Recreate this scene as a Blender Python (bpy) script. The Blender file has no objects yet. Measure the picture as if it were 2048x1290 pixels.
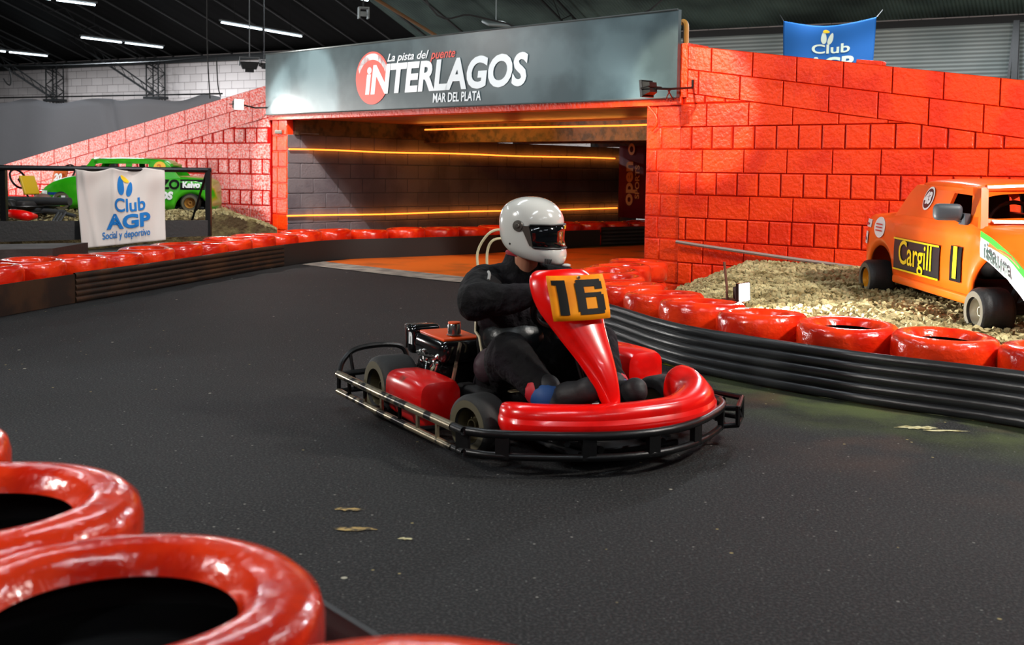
import bpy, bmesh, math, random
from mathutils import Vector, Matrix, noise
random.seed(7)
scn = bpy.context.scene
COL = scn.collection
PI = math.pi
V = Vector

# ------------------------------------------------------------------ camera
FPX = 2200.0; CAMH = 1.08; PITCH = math.radians(4.0); ROLL = 0.0138; PPY = 496.0
_F = V((0, math.cos(PITCH), -math.sin(PITCH))); _U0 = V((0, math.sin(PITCH), math.cos(PITCH))); _R0 = V((1, 0, 0))
_R = _R0*math.cos(ROLL) + _U0*math.sin(ROLL); _U = _U0*math.cos(ROLL) - _R0*math.sin(ROLL)
cam_data = bpy.data.cameras.new('camera'); cam = bpy.data.objects.new('camera', cam_data); COL.objects.link(cam)
cam_data.sensor_width = 36; cam_data.lens = FPX/2048*36; cam_data.shift_y = (PPY-645)/2048
cam_data.clip_start = .05; cam_data.clip_end = 200
cam_data.dof.use_dof = True; cam_data.dof.focus_distance = 6.3; cam_data.dof.aperture_fstop = 5.0
m3 = Matrix((_R, _U, -_F)).transposed()
cam.matrix_world = Matrix.Translation((0, 0, CAMH)) @ m3.to_4x4()
scn.camera = cam

def ray(px, py): return (_R*(px-1024) - _U*(py-PPY) + _F*FPX)
def WY(px, py, Y):                       # a point of the hall at a given distance
    d = ray(px, py); return V((0, 0, CAMH)) + d*(Y/d.y)
def G(px, py, z=0.0):                    # a point of the hall at a given height
    d = ray(px, py); return V((0, 0, CAMH)) + d*((z-CAMH)/d.z)

# ------------------------------------------------------------------ world, view, lights
w = bpy.data.worlds.new('hall_air'); scn.world = w; w.use_nodes = True
w.node_tree.nodes['Background'].inputs[0].default_value = (.55, .6, .68, 1)
w.node_tree.nodes['Background'].inputs[1].default_value = .035
scn.view_settings.view_transform = 'Standard'; scn.view_settings.look = 'None'
scn.view_settings.exposure = 0.0; scn.view_settings.gamma = 1.0; scn.view_settings.use_curve_mapping = False

def light(kind, name, loc, target, energy, color=(1, 1, 1), size=.2, size_y=None, spot=60, blend=.3):
    l = bpy.data.lights.new(name, kind); l.energy = energy; l.color = color
    if kind == 'AREA':
        l.size = size
        if size_y: l.shape = 'RECTANGLE'; l.size_y = size_y
    if kind == 'SPOT': l.spot_size = math.radians(spot); l.spot_blend = blend; l.shadow_soft_size = size
    if kind == 'POINT': l.shadow_soft_size = size
    o = bpy.data.objects.new(name, l); COL.objects.link(o); o.location = loc
    d = V(target) - V(loc); o.rotation_euler = d.to_track_quat('-Z', 'Y').to_euler()
    return o
COOL = (.86, .94, 1.0); WHITE = (1, .97, .93)
# hall tube lamps over the track, outside the frame (rows run with the visible ones); far ones are fill added for the back walls
for x, y, e in ((-4.5, 7.5, 42), (-1.0, 6.0, 44), (3.6, 5.2, 50), (-4.5, 1.5, 40), (0.2, 1.0, 44), (4.6, -.4, 40), (-2.2, -4, 60), (3.5, -5, 60), (4.4, 13.0, 260), (9.0, 13.5, 380), (6.5, 16.5, 300), (-9.5, 19, 70), (-3.5, 18.5, 70), (-13.5, 27.5, 600), (-9.0, 26.5, 560), (-4.5, 24.0, 420), (0.5, 20.5, 200)):
    l = light('AREA', 'tube_lamp_light', (x, y, 4.1), (x, y, 0), e, COOL, .12, 2.4)
    l.rotation_euler = (0, 0, math.radians(-35))
# floodlights of the hall, plus one added spot into the tunnel
light('SPOT', 'flood_above_left_wall', (-2.97, 9.85, 5.0), (-3.4, 14.6, .8), 560, WHITE, .05, spot=80, blend=.5)
light('SPOT', 'flood_beside_left_fence', (-6.6, 11.0, 3.15), (-1.0, 11.8, 2.3), 160, WHITE, .12, spot=60, blend=.6)
light('SPOT', 'tunnel_spot_boost', (-3.5, 9.7, 5.2), (-2.40, 14.6, .70), 3000, WHITE, .03, spot=17, blend=.3)  # second spot, added to strengthen the lit triangle on the tunnel wall
light('AREA', 'flood_far_left', (-11.6, 14.2, 1.15), (-5.2, 15.3, 1.4), 560, WHITE, .9, .55)
light('AREA', 'flood_over_track', (4.6, 3.6, 3.8), (3.0, 8.9, 1.0), 430, (1, .93, .85), .5, .5)
light('AREA', 'flood_left_of_track', (-4.2, 2.4, 3.0), (0.1, 4.5, .4), 120, (1, .95, .88), .35, .35)
light('AREA', 'flood_over_bridge', (-.8, 8.6, 4.2), (-1.0, 12.0, 2.0), 95, COOL, .9, .9)
light('SPOT', 'flood_on_right_pillar', (-.6, 8.2, 2.9), (1.50, 9.72, 1.75), 620, (1, .90, .72), .05, spot=26, blend=.35)

# ------------------------------------------------------------------ materials
def lin(c):
    return tuple(((v/255)/12.92 if v/255 <= .04045 else ((v/255+.055)/1.055)**2.4) for v in c)
MATS = {}
def mat(name, rgb, rough=.6, metal=0., bump=0., bscale=40., rgb2=None, nscale=6., thr=(.45, .6), coat=0., emit=0., spec=.5, detail=6., stretch=None, bdist=.01):
    """procedural paint: one colour, worn into a second by noise, with a noise bump"""
    if name in MATS: return MATS[name]
    m = bpy.data.materials.new(name); m.use_nodes = True; nt = m.node_tree; b = nt.nodes['Principled BSDF']
    c = lin(rgb)+(1,)
    b.inputs['Base Color'].default_value = c; b.inputs['Roughness'].default_value = rough
    b.inputs['Metallic'].default_value = metal; b.inputs['Specular IOR Level'].default_value = spec
    b.inputs['Coat Weight'].default_value = coat; b.inputs['Coat Roughness'].default_value = .08
    if emit: b.inputs['Emission Color'].default_value = c; b.inputs['Emission Strength'].default_value = emit
    tc = nt.nodes.new('ShaderNodeTexCoord'); src = tc.outputs['Object']
    if stretch:
        mp = nt.nodes.new('ShaderNodeMapping'); mp.inputs['Scale'].default_value = stretch
        nt.links.new(src, mp.inputs[0]); src = mp.outputs[0]
    if rgb2:
        n = nt.nodes.new('ShaderNodeTexNoise'); n.inputs['Scale'].default_value = nscale; n.inputs['Detail'].default_value = detail
        r = nt.nodes.new('ShaderNodeValToRGB'); r.color_ramp.elements[0].position = thr[0]; r.color_ramp.elements[1].position = thr[1]
        r.color_ramp.elements[0].color = c; r.color_ramp.elements[1].color = lin(rgb2)+(1,)
        nt.links.new(src, n.inputs['Vector']); nt.links.new(n.outputs[0], r.inputs[0]); nt.links.new(r.outputs[0], b.inputs['Base Color'])
    if bump:
        n = nt.nodes.new('ShaderNodeTexNoise'); n.inputs['Scale'].default_value = bscale; n.inputs['Detail'].default_value = 4
        bp = nt.nodes.new('ShaderNodeBump'); bp.inputs['Strength'].default_value = bump; bp.inputs['Distance'].default_value = bdist
        nt.links.new(src, n.inputs['Vector']); nt.links.new(n.outputs[0], bp.inputs['Height']); nt.links.new(bp.outputs[0], b.inputs['Normal'])
    MATS[name] = m; return m

RED_WALL = mat('red_wall_paint', (244, 62, 8), .42, bump=.8, bscale=30, rgb2=(226, 46, 6), nscale=3, bdist=.012, spec=.35)
RED_JOINT = mat('red_wall_joint', (146, 20, 6), .9, bump=.5, bscale=60, spec=.1)
RED_WALL_L = mat('red_wall_painted_glare', (226, 70, 52), .30, bump=1.0, bscale=30, rgb2=(224, 160, 156), nscale=42, thr=(.40, .62), bdist=.02)  # pale pink speckle puts the floodlight's glare into the colour
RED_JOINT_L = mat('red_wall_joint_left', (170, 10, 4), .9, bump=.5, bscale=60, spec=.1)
RED_TYRE = mat('red_tyre_paint', (240, 58, 18), .20, bump=.5, bscale=26, rgb2=(206, 32, 8), nscale=5, coat=.5)
BLACK_RUBBER = mat('black_rubber', (26, 26, 27), .55, bump=.3, bscale=80)
TYRE_IN = mat('tyre_inside', (10, 10, 10), .8)
BELT = mat('black_belt', (34, 35, 37), .33, bump=.12, bscale=14, rgb2=(52, 54, 55), nscale=2.2, stretch=(1, 1, 14))
BELT_BROWN = mat('brown_stained_belt', (34, 27, 22), .5, bump=.3, bscale=18, rgb2=(58, 40, 26), nscale=3)
KART_RED = mat('kart_red_plastic', (244, 10, 4), .25, rgb2=(206, 8, 6), nscale=7, thr=(.55, .75), coat=.5, bump=.06, bscale=9)
BLACK_METAL = mat('black_tube_steel', (22, 22, 23), .35, metal=.3, bump=.1, bscale=60)
WORN_STEEL = mat('worn_bare_steel', (178, 165, 138), .3, metal=.85, rgb2=(36, 33, 30), nscale=14, thr=(.5, .58))
CHROME = mat('bright_metal', (200, 200, 196), .2, metal=1.)
DARK = mat('dark_matte', (16, 16, 17), .8)
SUIT = mat('black_racing_suit', (11, 10, 12), .85, bump=.7, bscale=14, rgb2=(24, 18, 24), nscale=4, bdist=.035, spec=.25)
LEATHER = mat('grey_black_panel', (26, 30, 32), .35, bump=.4, bscale=12, bdist=.02)
SKIN = mat('skin', (190, 132, 104), .5)
SKIN.node_tree.nodes['Principled BSDF'].inputs['Subsurface Weight'].default_value = .1
HELMET = mat('white_helmet', (214, 214, 208), .16, coat=.8)
VISOR = mat('smoked_visor', (10, 11, 13), .05, coat=1.)
YELLOW = mat('plate_yellow', (246, 150, 0), .65, rgb2=(236, 134, 0), nscale=8, spec=.2)
BLACKPAINT = mat('black_print', (8, 8, 8), .6, spec=.15)
WHITEPAINT = mat('white_print', (232, 236, 238), .45)
CREAM = mat('cream_seat_edge', (196, 186, 150), .45)
SIGN = mat('sign_sheet', (52, 66, 70), .30, rgb2=(74, 90, 94), nscale=1.3, bump=.10, bscale=3, bdist=.015, spec=.5)
SALMON = mat('salmon_print', (238, 84, 70), .5)
ORANGE = mat('orange_car_paint', (250, 108, 22), .28, coat=.5, rgb2=(246, 98, 16), nscale=3)
GREEN = mat('green_car_paint', (44, 160, 14), .28, coat=.5, rgb2=(70, 180, 30), nscale=4)
CLOTHW = mat('white_banner_cloth', (206, 196, 190), .85, bump=.1, bscale=200)
CLOTHB = mat('blue_banner_cloth', (2, 92, 168), .75, bump=.1, bscale=200)
BLUEP = mat('blue_print', (0, 108, 182), .8)
YELP = mat('yellow_print', (240, 200, 30), .8)
PALEP = mat('pale_print', (206, 224, 208), .8)
TARP = mat('grey_tarpaulin', (104, 104, 108), .8, bump=.3, bscale=1.2, bdist=.1)
CONC = mat('grey_concrete', (96, 96, 90), .9, bump=.5, bscale=30, rgb2=(70, 70, 66), nscale=4)
BLOCKDARK = mat('purple_grey_block', (92, 84, 86), .8, bump=.5, bscale=40, rgb2=(76, 68, 72), nscale=2)
BLOCKDARK_J = mat('purple_grey_joint', (62, 57, 60), .9)
BLOCKW = mat('whitewashed_block', (170, 160, 156), .85, bump=.3, bscale=14, rgb2=(148, 138, 134), nscale=1.5)
SOFFIT = mat('soffit_concrete', (150, 92, 50), .55, bump=.4, bscale=12, rgb2=(118, 70, 38), nscale=2)
BEAM = mat('dark_beam_concrete', (84, 62, 40), .6, bump=.8, bscale=22, rgb2=(40, 30, 22), nscale=9, stretch=(1, 1, 1))
GRAVELM = mat('gravel', (128, 112, 70), .9, rgb2=(86, 72, 40), nscale=5, bump=.8, bscale=70)
STONEM = mat('gravel_stone', (188, 176, 130), .85, rgb2=(112, 96, 54), nscale=7, thr=(.35, .65), bump=.2, bscale=60)
DIRT = mat('brown_dirt', (78, 62, 38), .95, rgb2=(110, 98, 62), nscale=7, bump=1, bscale=30, bdist=.03)
LED = mat('amber_led', (255, 122, 42), .5, emit=3.2)
TUBE = mat('fluorescent_tube', (226, 244, 255), .5, emit=12)
FLOOD = mat('flood_lens', (255, 250, 240), .5, emit=60)
GOLD = mat('gold_rim', (214, 150, 30), .35, metal=.3)
MUSTARD = mat('mustard_pipe', (190, 138, 62), .5, bump=.2, bscale=30)
MAROON = mat('maroon_banner', (120, 18, 34), .7)
GOLDP = mat('gold_print', (240, 190, 120), .7)
GREENSHEET = mat('green_grey_netting', (104, 116, 112), .8)

# asphalt: dark, fine grit bump, pale chips, rubbed colour stains
def asphalt():
    m = bpy.data.materials.new('asphalt'); m.use_nodes = True; nt = m.node_tree; N = nt.nodes.new; L = nt.links.new
    b = nt.nodes['Principled BSDF']; b.inputs['Roughness'].default_value = .75; b.inputs['Specular IOR Level'].default_value = .25
    tc = N('ShaderNodeTexCoord'); src = tc.outputs['Object']
    def noise_(s, d=4):
        n = N('ShaderNodeTexNoise'); n.inputs['Scale'].default_value = s; n.inputs['Detail'].default_value = d; L(src, n.inputs['Vector']); return n.outputs[0]
    def ramp(inp, a, b_, ca, cb):
        r = N('ShaderNodeValToRGB'); e = r.color_ramp.elements; e[0].position = a; e[1].position = b_; e[0].color = ca+(1,); e[1].color = cb+(1,); L(inp, r.inputs[0]); return r.outputs[0]
    def mix(f, a, b_, mode='MIX'):
        x = N('ShaderNodeMix'); x.data_type = 'RGBA'; x.blend_type = mode
        for s, v in ((0, f), (6, a), (7, b_)):
            if hasattr(v, 'links'): L(v, x.inputs[s])
            else: x.inputs[s].default_value = v
        return x.outputs[2]
    base = ramp(noise_(1.2), .35, .7, lin((22, 23, 24)), lin((30, 31, 31)))
    grit = ramp(noise_(110, 3), .46, .68, (0, 0, 0), (1, 1, 1))
    c = mix(grit, base, lin((62, 62, 62))+(1,))
    # colour rubbed off the barriers: greenish and brown along the right belt
    sep = N('ShaderNodeSeparateXYZ'); L(src, sep.inputs[0])
    def band(ax, ay, off, lo, hi):
        mx = N('ShaderNodeMath'); mx.operation = 'MULTIPLY'; mx.inputs[1].default_value = ax; L(sep.outputs[0], mx.inputs[0])
        my = N('ShaderNodeMath'); my.operation = 'MULTIPLY_ADD'; my.inputs[1].default_value = ay; L(sep.outputs[1], my.inputs[0]); L(mx.outputs[0], my.inputs[2])
        mr = N('ShaderNodeMapRange'); mr.inputs['From Min'].default_value = lo; mr.inputs['From Max'].default_value = hi; L(my.outputs[0], mr.inputs[0]); return mr.outputs[0]
    near = band(.6, .8, 0, 4.35-13, 5.15-13)
    n1 = N('ShaderNodeMath'); n1.operation = 'MULTIPLY'; L(near, n1.inputs[0])
    L(ramp(noise_(3.3), .36, .62, (0, 0, 0), (1, 1, 1)), n1.inputs[1])
    xr = band(1, 0, 0, 3.75, 4.3); n2 = N('ShaderNodeMath'); n2.operation = 'MULTIPLY'; L(n1.outputs[0], n2.inputs[0]); L(xr, n2.inputs[1])
    c = mix(n2.outputs[0], c, lin((80, 90, 52))+(1,))
    nb = band(.6, .8, 0, 3.7-13, 4.6-13); n3 = N('ShaderNodeMath'); n3.operation = 'MULTIPLY'; L(nb, n3.inputs[0]); L(ramp(noise_(1.5), .5, .68, (0, 0, 0), (.8, .8, .8)), n3.inputs[1])
    n4 = N('ShaderNodeMath'); n4.operation = 'MULTIPLY'; L(n3.outputs[0], n4.inputs[0]); L(xr, n4.inputs[1])
    c = mix(n4.outputs[0], c, lin((84, 60, 48))+(1,))
    # pale chips
    for sc, th, col in ((7, .05, (170, 168, 150)), (26, .10, (130, 128, 122)), (14, .07, (150, 136, 92)), (60, .16, (92, 92, 90))):
        v = N('ShaderNodeTexVoronoi'); v.inputs['Scale'].default_value = sc; L(src, v.inputs['Vector'])
        chip = ramp(v.outputs['Distance'], th, th+.02, (1, 1, 1), (0, 0, 0))
        sepc = N('ShaderNodeSeparateColor'); L(v.outputs['Color'], sepc.inputs[0])
        sel = ramp(sepc.outputs[0], .86, .88, (0, 0, 0), (1, 1, 1))
        f = N('ShaderNodeMath'); f.operation = 'MULTIPLY'; L(chip, f.inputs[0]); L(sel, f.inputs[1])
        c = mix(f.outputs[0], c, lin(col)+(1,))
    L(c, b.inputs['Base Color'])
    bp = N('ShaderNodeBump'); bp.inputs['Strength'].default_value = .8; bp.inputs['Distance'].default_value = .006; L(noise_(190, 3), bp.inputs['Height']); L(bp.outputs[0], b.inputs['Normal'])
    return m
ASPHALT = asphalt()

def roof_mat(name, c1, c2, freq, strength, axis=(1, 0, 0), groove=0.):
    """ribbed sheet: ribs run along one axis of the roof's own frame"""
    m = bpy.data.materials.new(name); m.use_nodes = True; nt = m.node_tree; b = nt.nodes['Principled BSDF']
    tc = nt.nodes.new('ShaderNodeTexCoord'); wv = nt.nodes.new('ShaderNodeTexWave'); wv.inputs['Scale'].default_value = freq
    wv.bands_direction = 'X' if axis[0] else 'Z'
    nt.links.new(tc.outputs['Object'], wv.inputs['Vector'])
    bp = nt.nodes.new('ShaderNodeBump'); bp.inputs['Strength'].default_value = strength; bp.inputs['Distance'].default_value = .03
    nt.links.new(wv.outputs[1], bp.inputs['Height']); nt.links.new(bp.outputs[0], b.inputs['Normal'])
    n = nt.nodes.new('ShaderNodeTexNoise'); n.inputs['Scale'].default_value = .8; nt.links.new(tc.outputs['Object'], n.inputs['Vector'])
    r = nt.nodes.new('ShaderNodeValToRGB'); r.color_ramp.elements[0].color = lin(c1)+(1,); r.color_ramp.elements[1].color = lin(c2)+(1,)
    r.color_ramp.elements[0].position = .35; r.color_ramp.elements[1].position = .65
    nt.links.new(n.outputs[0], r.inputs[0]); nt.links.new(r.outputs[0], b.inputs['Base Color'])
    if groove:                                    # dark gaps between the ribs
        mx = nt.nodes.new('ShaderNodeMix'); mx.data_type = 'RGBA'; mx.blend_type = 'MULTIPLY'; mx.inputs[0].default_value = groove
        nt.links.new(r.outputs[0], mx.inputs[6]); nt.links.new(wv.outputs[0], mx.inputs[7]); nt.links.new(mx.outputs[2], b.inputs['Base Color'])
    b.inputs['Roughness'].default_value = .85; b.inputs['Specular IOR Level'].default_value = .1
    return m
ROOF_BLACK = roof_mat('black_roof_lining', (6, 6, 6), (11, 11, 11), 1.0, .1)
ROOF_SHEET = roof_mat('corrugated_roof', (62, 72, 70), (104, 122, 116), 4.6, .5)
NETTING = roof_mat('ribbed_sheet_wall', (160, 170, 168), (190, 196, 192), 4.2, .6, axis=(0, 0, 1), groove=.55)

# ------------------------------------------------------------------ mesh builder
class MB:
    def __init__(s): s.v = []; s.f = []; s.mi = []; s.cur = 0
    def add(s, vs, fs):
        o = len(s.v); s.v += [V(p) for p in vs]; s.f += [tuple(i+o for i in f) for f in fs]; s.mi += [s.cur]*len(fs); return s
    def box(s, c, d, rot=None, taper=1.):
        c = V(c); h = V(d)/2; pts = []
        for z in (-1, 1):
            k = taper if z > 0 else 1
            for x, y in ((-1, -1), (1, -1), (1, 1), (-1, 1)): pts.append(V((x*h.x*k, y*h.y*k, z*h.z)))
        if rot is not None: pts = [rot @ p for p in pts]
        return s.add([c+p for p in pts], [(0, 3, 2, 1), (4, 5, 6, 7), (0, 1, 5, 4), (1, 2, 6, 5), (2, 3, 7, 6), (3, 0, 4, 7)])
    def rbox(s, c, d, r=.02, rot=None, seg=3):
        """box with rounded edges"""
        bm = bmesh.new(); bmesh.ops.create_cube(bm, size=1)
        for v in bm.verts: v.co = V((v.co.x*d[0], v.co.y*d[1], v.co.z*d[2]))
        bmesh.ops.bevel(bm, geom=list(bm.edges), offset=r, segments=seg, affect='EDGES', profile=.5)
        return s.bm(bm, Matrix.Translation(c) @ (rot.to_4x4() if rot is not None else Matrix()))
    def bm(s, bm, M=None):
        bm.verts.index_update(); vs = [(M @ v.co if M else v.co.copy()) for v in bm.verts]; fs = [tuple(v.index for v in f.verts) for f in bm.faces]; bm.free(); return s.add(vs, fs)
    def tube(s, pts, r, n=8, closed=False, cap=True):
        pts = [V(p) for p in pts]; m = len(pts); rings = []; up = V((0, 0, 1)); prev = None
        for i, p in enumerate(pts):
            if closed: t = pts[(i+1) % m]-pts[i-1]
            else: t = (pts[min(i+1, m-1)]-pts[max(i-1, 0)])
            if t.length < 1e-9: t = V((0, 0, 1))
            t.normalize()
            if prev is None:
                a = t.cross(up)
                if a.length < .1: a = t.cross(V((1, 0, 0)))
            else: a = prev - t*prev.dot(t)
            a.normalize(); prev = a; b = t.cross(a); rr = r[i] if isinstance(r, (list, tuple)) else r
            rings.append([p + a*rr*math.cos(2*PI*k/n) + b*rr*math.sin(2*PI*k/n) for k in range(n)])
        vs = [q for ring in rings for q in ring]; fs = []
        for i in range(m if closed else m-1):
            j = (i+1) % m
            for k in range(n): fs.append((i*n+k, i*n+(k+1) % n, j*n+(k+1) % n, j*n+k))
        if cap and not closed: fs += [tuple(range(n-1, -1, -1)), tuple((m-1)*n+k for k in range(n))]
        return s.add(vs, fs)
    def ring(s, rings, closed_u=True, cap=False, closed_v=False):
        n = len(rings[0]); vs = [q for r in rings for q in r]; fs = []
        for i in range(len(rings) if closed_v else len(rings)-1):
            j = (i+1) % len(rings)
            for k in range(n if closed_u else n-1): fs.append((i*n+k, i*n+(k+1) % n, j*n+(k+1) % n, j*n+k))
        if cap: fs += [tuple(range(n-1, -1, -1)), tuple((len(rings)-1)*n+k for k in range(n))]
        return s.add(vs, fs)
    def lathe(s, prof, M=None, n=32, closed=False):
        """prof: (radius, height) pairs turned around the local z axis"""
        rings = []
        for k in range(n):
            a = 2*PI*k/n; rings.append([V((r*math.cos(a), r*math.sin(a), z)) for r, z in prof])
        if M: rings = [[M @ p for p in r] for r in rings]
        return s.ring(rings, closed_u=closed, closed_v=True)
    def poly(s, pts, nrm, th):
        """flat polygon with thickness th along nrm"""
        pts = [V(p) for p in pts]; nrm = V(nrm).normalized()*th; n = len(pts)
        fs = [tuple(range(n)), tuple(range(2*n-1, n-1, -1))]
        for i in range(n): j = (i+1) % n; fs.append((j, i, n+i, n+j))
        return s.add([p+nrm for p in pts]+pts, fs)
    def sphere(s, c, r, M=None, u=16, w_=10):
        bm = bmesh.new(); bmesh.ops.create_uvsphere(bm, u_segments=u, v_segments=w_, radius=1)
        sc = Matrix.Diagonal(V((r, r, r)) if not hasattr(r, '__len__') else V(r)).to_4x4()
        return s.bm(bm, Matrix.Translation(c) @ (M.to_4x4() if M else Matrix()) @ sc)
    def capsule(s, a, b, ra, rb, n=16, flat=1.):
        a = V(a); b = V(b); d = b-a; L = d.length; q = d.to_track_quat('Z', 'Y').to_matrix()
        prof = []
        for i in range(6): t = PI/2*i/5; prof.append((max(ra*math.sin(t), 1e-4), -ra*math.cos(t)))
        for i in range(6): t = PI/2*i/5; prof.append((max(rb*math.cos(t), 1e-4), L+rb*math.sin(t)))
        rings = [[a + q @ V((r*math.cos(2*PI*k/n), r*flat*math.sin(2*PI*k/n), z)) for k in range(n)] for r, z in prof]
        return s.ring(rings, True, True)
    def text(s, txt, size, fn, bold=0., shear=0., xs=1., align='CENTER', spacing=1.):
        cu = bpy.data.curves.new('t', 'FONT'); cu.body = txt; cu.size = size; cu.offset = bold; cu.shear = shear
        cu.align_x = align; cu.align_y = 'CENTER'; cu.space_character = spacing; cu.resolution_u = 4
        o = bpy.data.objects.new('t', cu); COL.objects.link(o)
        bpy.context.view_layer.update()
        me = bpy.data.meshes.new_from_object(o.evaluated_get(bpy.context.evaluated_depsgraph_get()))
        vs = [fn(v.co.x*xs, v.co.y) for v in me.vertices]; fs = [tuple(p.vertices) for p in me.polygons]
        bpy.data.objects.remove(o); bpy.data.curves.remove(cu); bpy.data.meshes.remove(me)
        return s.add(vs, fs)
    def build(s, name, mats, parent=None, world=True, smooth=True, angle=40, mod=None):
        if not isinstance(mats, (list, tuple)): mats = [mats]
        me = bpy.data.meshes.new(name); vs = s.v
        org = None
        if parent is not None and world:
            inv = PM[parent.name].inverted(); vs = [inv @ p for p in vs]
        elif parent is None and world:
            lo = V((min(p.x for p in vs), min(p.y for p in vs), min(p.z for p in vs))); hi = V((max(p.x for p in vs), max(p.y for p in vs), max(p.z for p in vs)))
            org = V(((lo.x+hi.x)/2, (lo.y+hi.y)/2, lo.z)); vs = [p-org for p in vs]
        me.from_pydata([tuple(p) for p in vs], [], s.f)
        for m in mats: me.materials.append(m)
        me.polygons.foreach_set('material_index', s.mi)
        bm = bmesh.new(); bm.from_mesh(me); bmesh.ops.recalc_face_normals(bm, faces=bm.faces) if not getattr(s, 'keepn', False) else None
        bm.to_mesh(me); bm.free()
        if smooth:
            me.polygons.foreach_set('use_smooth', [True]*len(me.polygons))
            me.set_sharp_from_angle(angle=math.radians(angle))
        o = bpy.data.objects.new(name, me); COL.objects.link(o)
        if parent is not None: o.parent = parent; PM[o.name] = PM[parent.name].copy()
        elif org is not None: o.location = org; PM[o.name] = Matrix.Translation(org)
        else: PM[o.name] = Matrix()
        return o
PM = {}
def tag(o, label=None, cat=None, group=None, kind=None):
    if label: o['label'] = label
    if cat: o['category'] = cat
    if group: o['group'] = group
    if kind: o['kind'] = kind
    return o
def empty(name, loc, rz=0., label=None, cat=None, group=None, scale=1.):
    o = bpy.data.objects.new(name, None); COL.objects.link(o); o.location = loc; o.rotation_euler = (0, 0, rz); o.empty_display_size = .1
    o.scale = (scale,)*3
    PM[o.name] = Matrix.Translation(loc) @ Matrix.Rotation(rz, 4, 'Z') @ Matrix.Scale(scale, 4)
    return tag(o, label, cat, group)
def struct(o): o['kind'] = 'structure'; return o
def copy_tree(o, loc, rot=None, parent=None, **kw):
    c = o.copy(); COL.objects.link(c); c.parent = parent
    if parent is None:
        c.location = loc
        if rot is not None: c.rotation_euler = rot
        tag(c, **kw)
    for ch in o.children: copy_tree(ch, None, None, c)
    return c
def catmull(pts, k=6, closed=False):
    pts = [V(p) for p in pts]; out = []; n = len(pts)
    for i in range(n if closed else n-1):
        p0 = pts[(i-1) % n] if closed or i > 0 else pts[0]*2-pts[1]; p1 = pts[i]; p2 = pts[(i+1) % n]
        p3 = pts[(i+2) % n] if closed or i+2 < n else pts[n-1]*2-pts[n-2]
        for j in range(k):
            t = j/k; out.append(.5*((2*p1)+(p2-p0)*t+(2*p0-5*p1+4*p2-p3)*t*t+(3*p1-p0-3*p2+p3)*t**3))
    if not closed: out.append(pts[-1])
    return out
def resample(pts, step):
    pts = [V(p) for p in pts]; out = [pts[0]]; acc = 0
    for a, b in zip(pts, pts[1:]):
        d = (b-a).length; t = step-acc
        while t <= d: out.append(a+(b-a)*(t/d)); t += step
        acc = (acc+d) % step
    return out
def offset(pts, d):
    out = []
    for i, p in enumerate(pts):
        t = (pts[min(i+1, len(pts)-1)]-pts[max(i-1, 0)]).normalized(); out.append(p+V((-t.y, t.x, 0))*d)
    return out
ORD = ['first', 'second', 'third', 'fourth', 'fifth', 'sixth', 'seventh', 'eighth', 'ninth', 'tenth', 'eleventh', 'twelfth', 'thirteenth', 'fourteenth', 'fifteenth', 'sixteenth', 'seventeenth', 'eighteenth', 'nineteenth', 'twentieth', 'twenty-first', 'twenty-second', 'twenty-third', 'twenty-fourth', 'twenty-fifth', 'twenty-sixth', 'twenty-seventh', 'twenty-eighth', 'twenty-ninth', 'thirtieth', 'thirty-first', 'thirty-second', 'thirty-third', 'thirty-fourth']

# ------------------------------------------------------------------ the hall: frame of the bridge
PL = V((-3.10, 14.10, 0)); PR = V((1.48, 9.80, 0)); BD = (PR-PL).normalized(); BQ = V((-BD.y, BD.x, 0))   # BQ points into the tunnel
BLEN = (PR-PL).length
def B(s, q, z): return PL + BD*s + BQ*q + V((0, 0, z))
RW = V((.771, -.637, 0)).normalized(); RQ = V((-RW.y, RW.x, 0))
def RWp(s, q, z): return PR + RW*s + RQ*q + V((0, 0, z))
LEND = V((-8.4, 17.4, 0)); LW = (LEND-PL).normalized(); LQ = V((LW.y, -LW.x, 0))
def LWp(s, q, z): return PL + LW*s + LQ*q + V((0, 0, z))

# floor
f = MB(); f.add([(-26, -8, 0), (20, -8, 0), (20, 45, 0), (-26, 45, 0)], [(0, 1, 2, 3)])
o = f.build('floor', ASPHALT, smooth=False); struct(o); 

# block walls ---------------------------------------------------------------
def clip(poly, a, b):                      # keep points with z <= a + b*s
    out = []
    for i in range(len(poly)):
        p, q = poly[i], poly[(i+1) % len(poly)]; dp = p[1]-(a+b*p[0]); dq = q[1]-(a+b*q[0])
        if dp <= 0: out.append(p)
        if (dp < 0 < dq) or (dq < 0 < dp): t = dp/(dp-dq); out.append((p[0]+(q[0]-p[0])*t, p[1]+(q[1]-p[1])*t))
    return out
def block(mb, poly, W, th=.014, ins=.007):
    if len(poly) < 3: return
    area = abs(sum(poly[i][0]*poly[(i+1) % len(poly)][1]-poly[(i+1) % len(poly)][0]*poly[i][1] for i in range(len(poly))))/2
    if area < .0012: return
    cx = sum(p[0] for p in poly)/len(poly); cz = sum(p[1] for p in poly)/len(poly)
    def shr(d): 
        r = []
        for s, z in poly:
            ds, dz = s-cx, z-cz; r.append((s-math.copysign(min(d, abs(ds)*.8), ds), z-math.copysign(min(d, abs(dz)*.8), dz)))
        return r
    j = random.uniform(-.003, .003)
    a = [W(s, 0, z) for s, z in poly]; b = [W(s, -th*.7-j, z) for s, z in shr(ins*.4)]; c = [W(s, -th-j, z) for s, z in shr(ins*1.3)]
    mb.ring([a, b, c], True); mb.add(c, [tuple(range(len(c)))])
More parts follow.
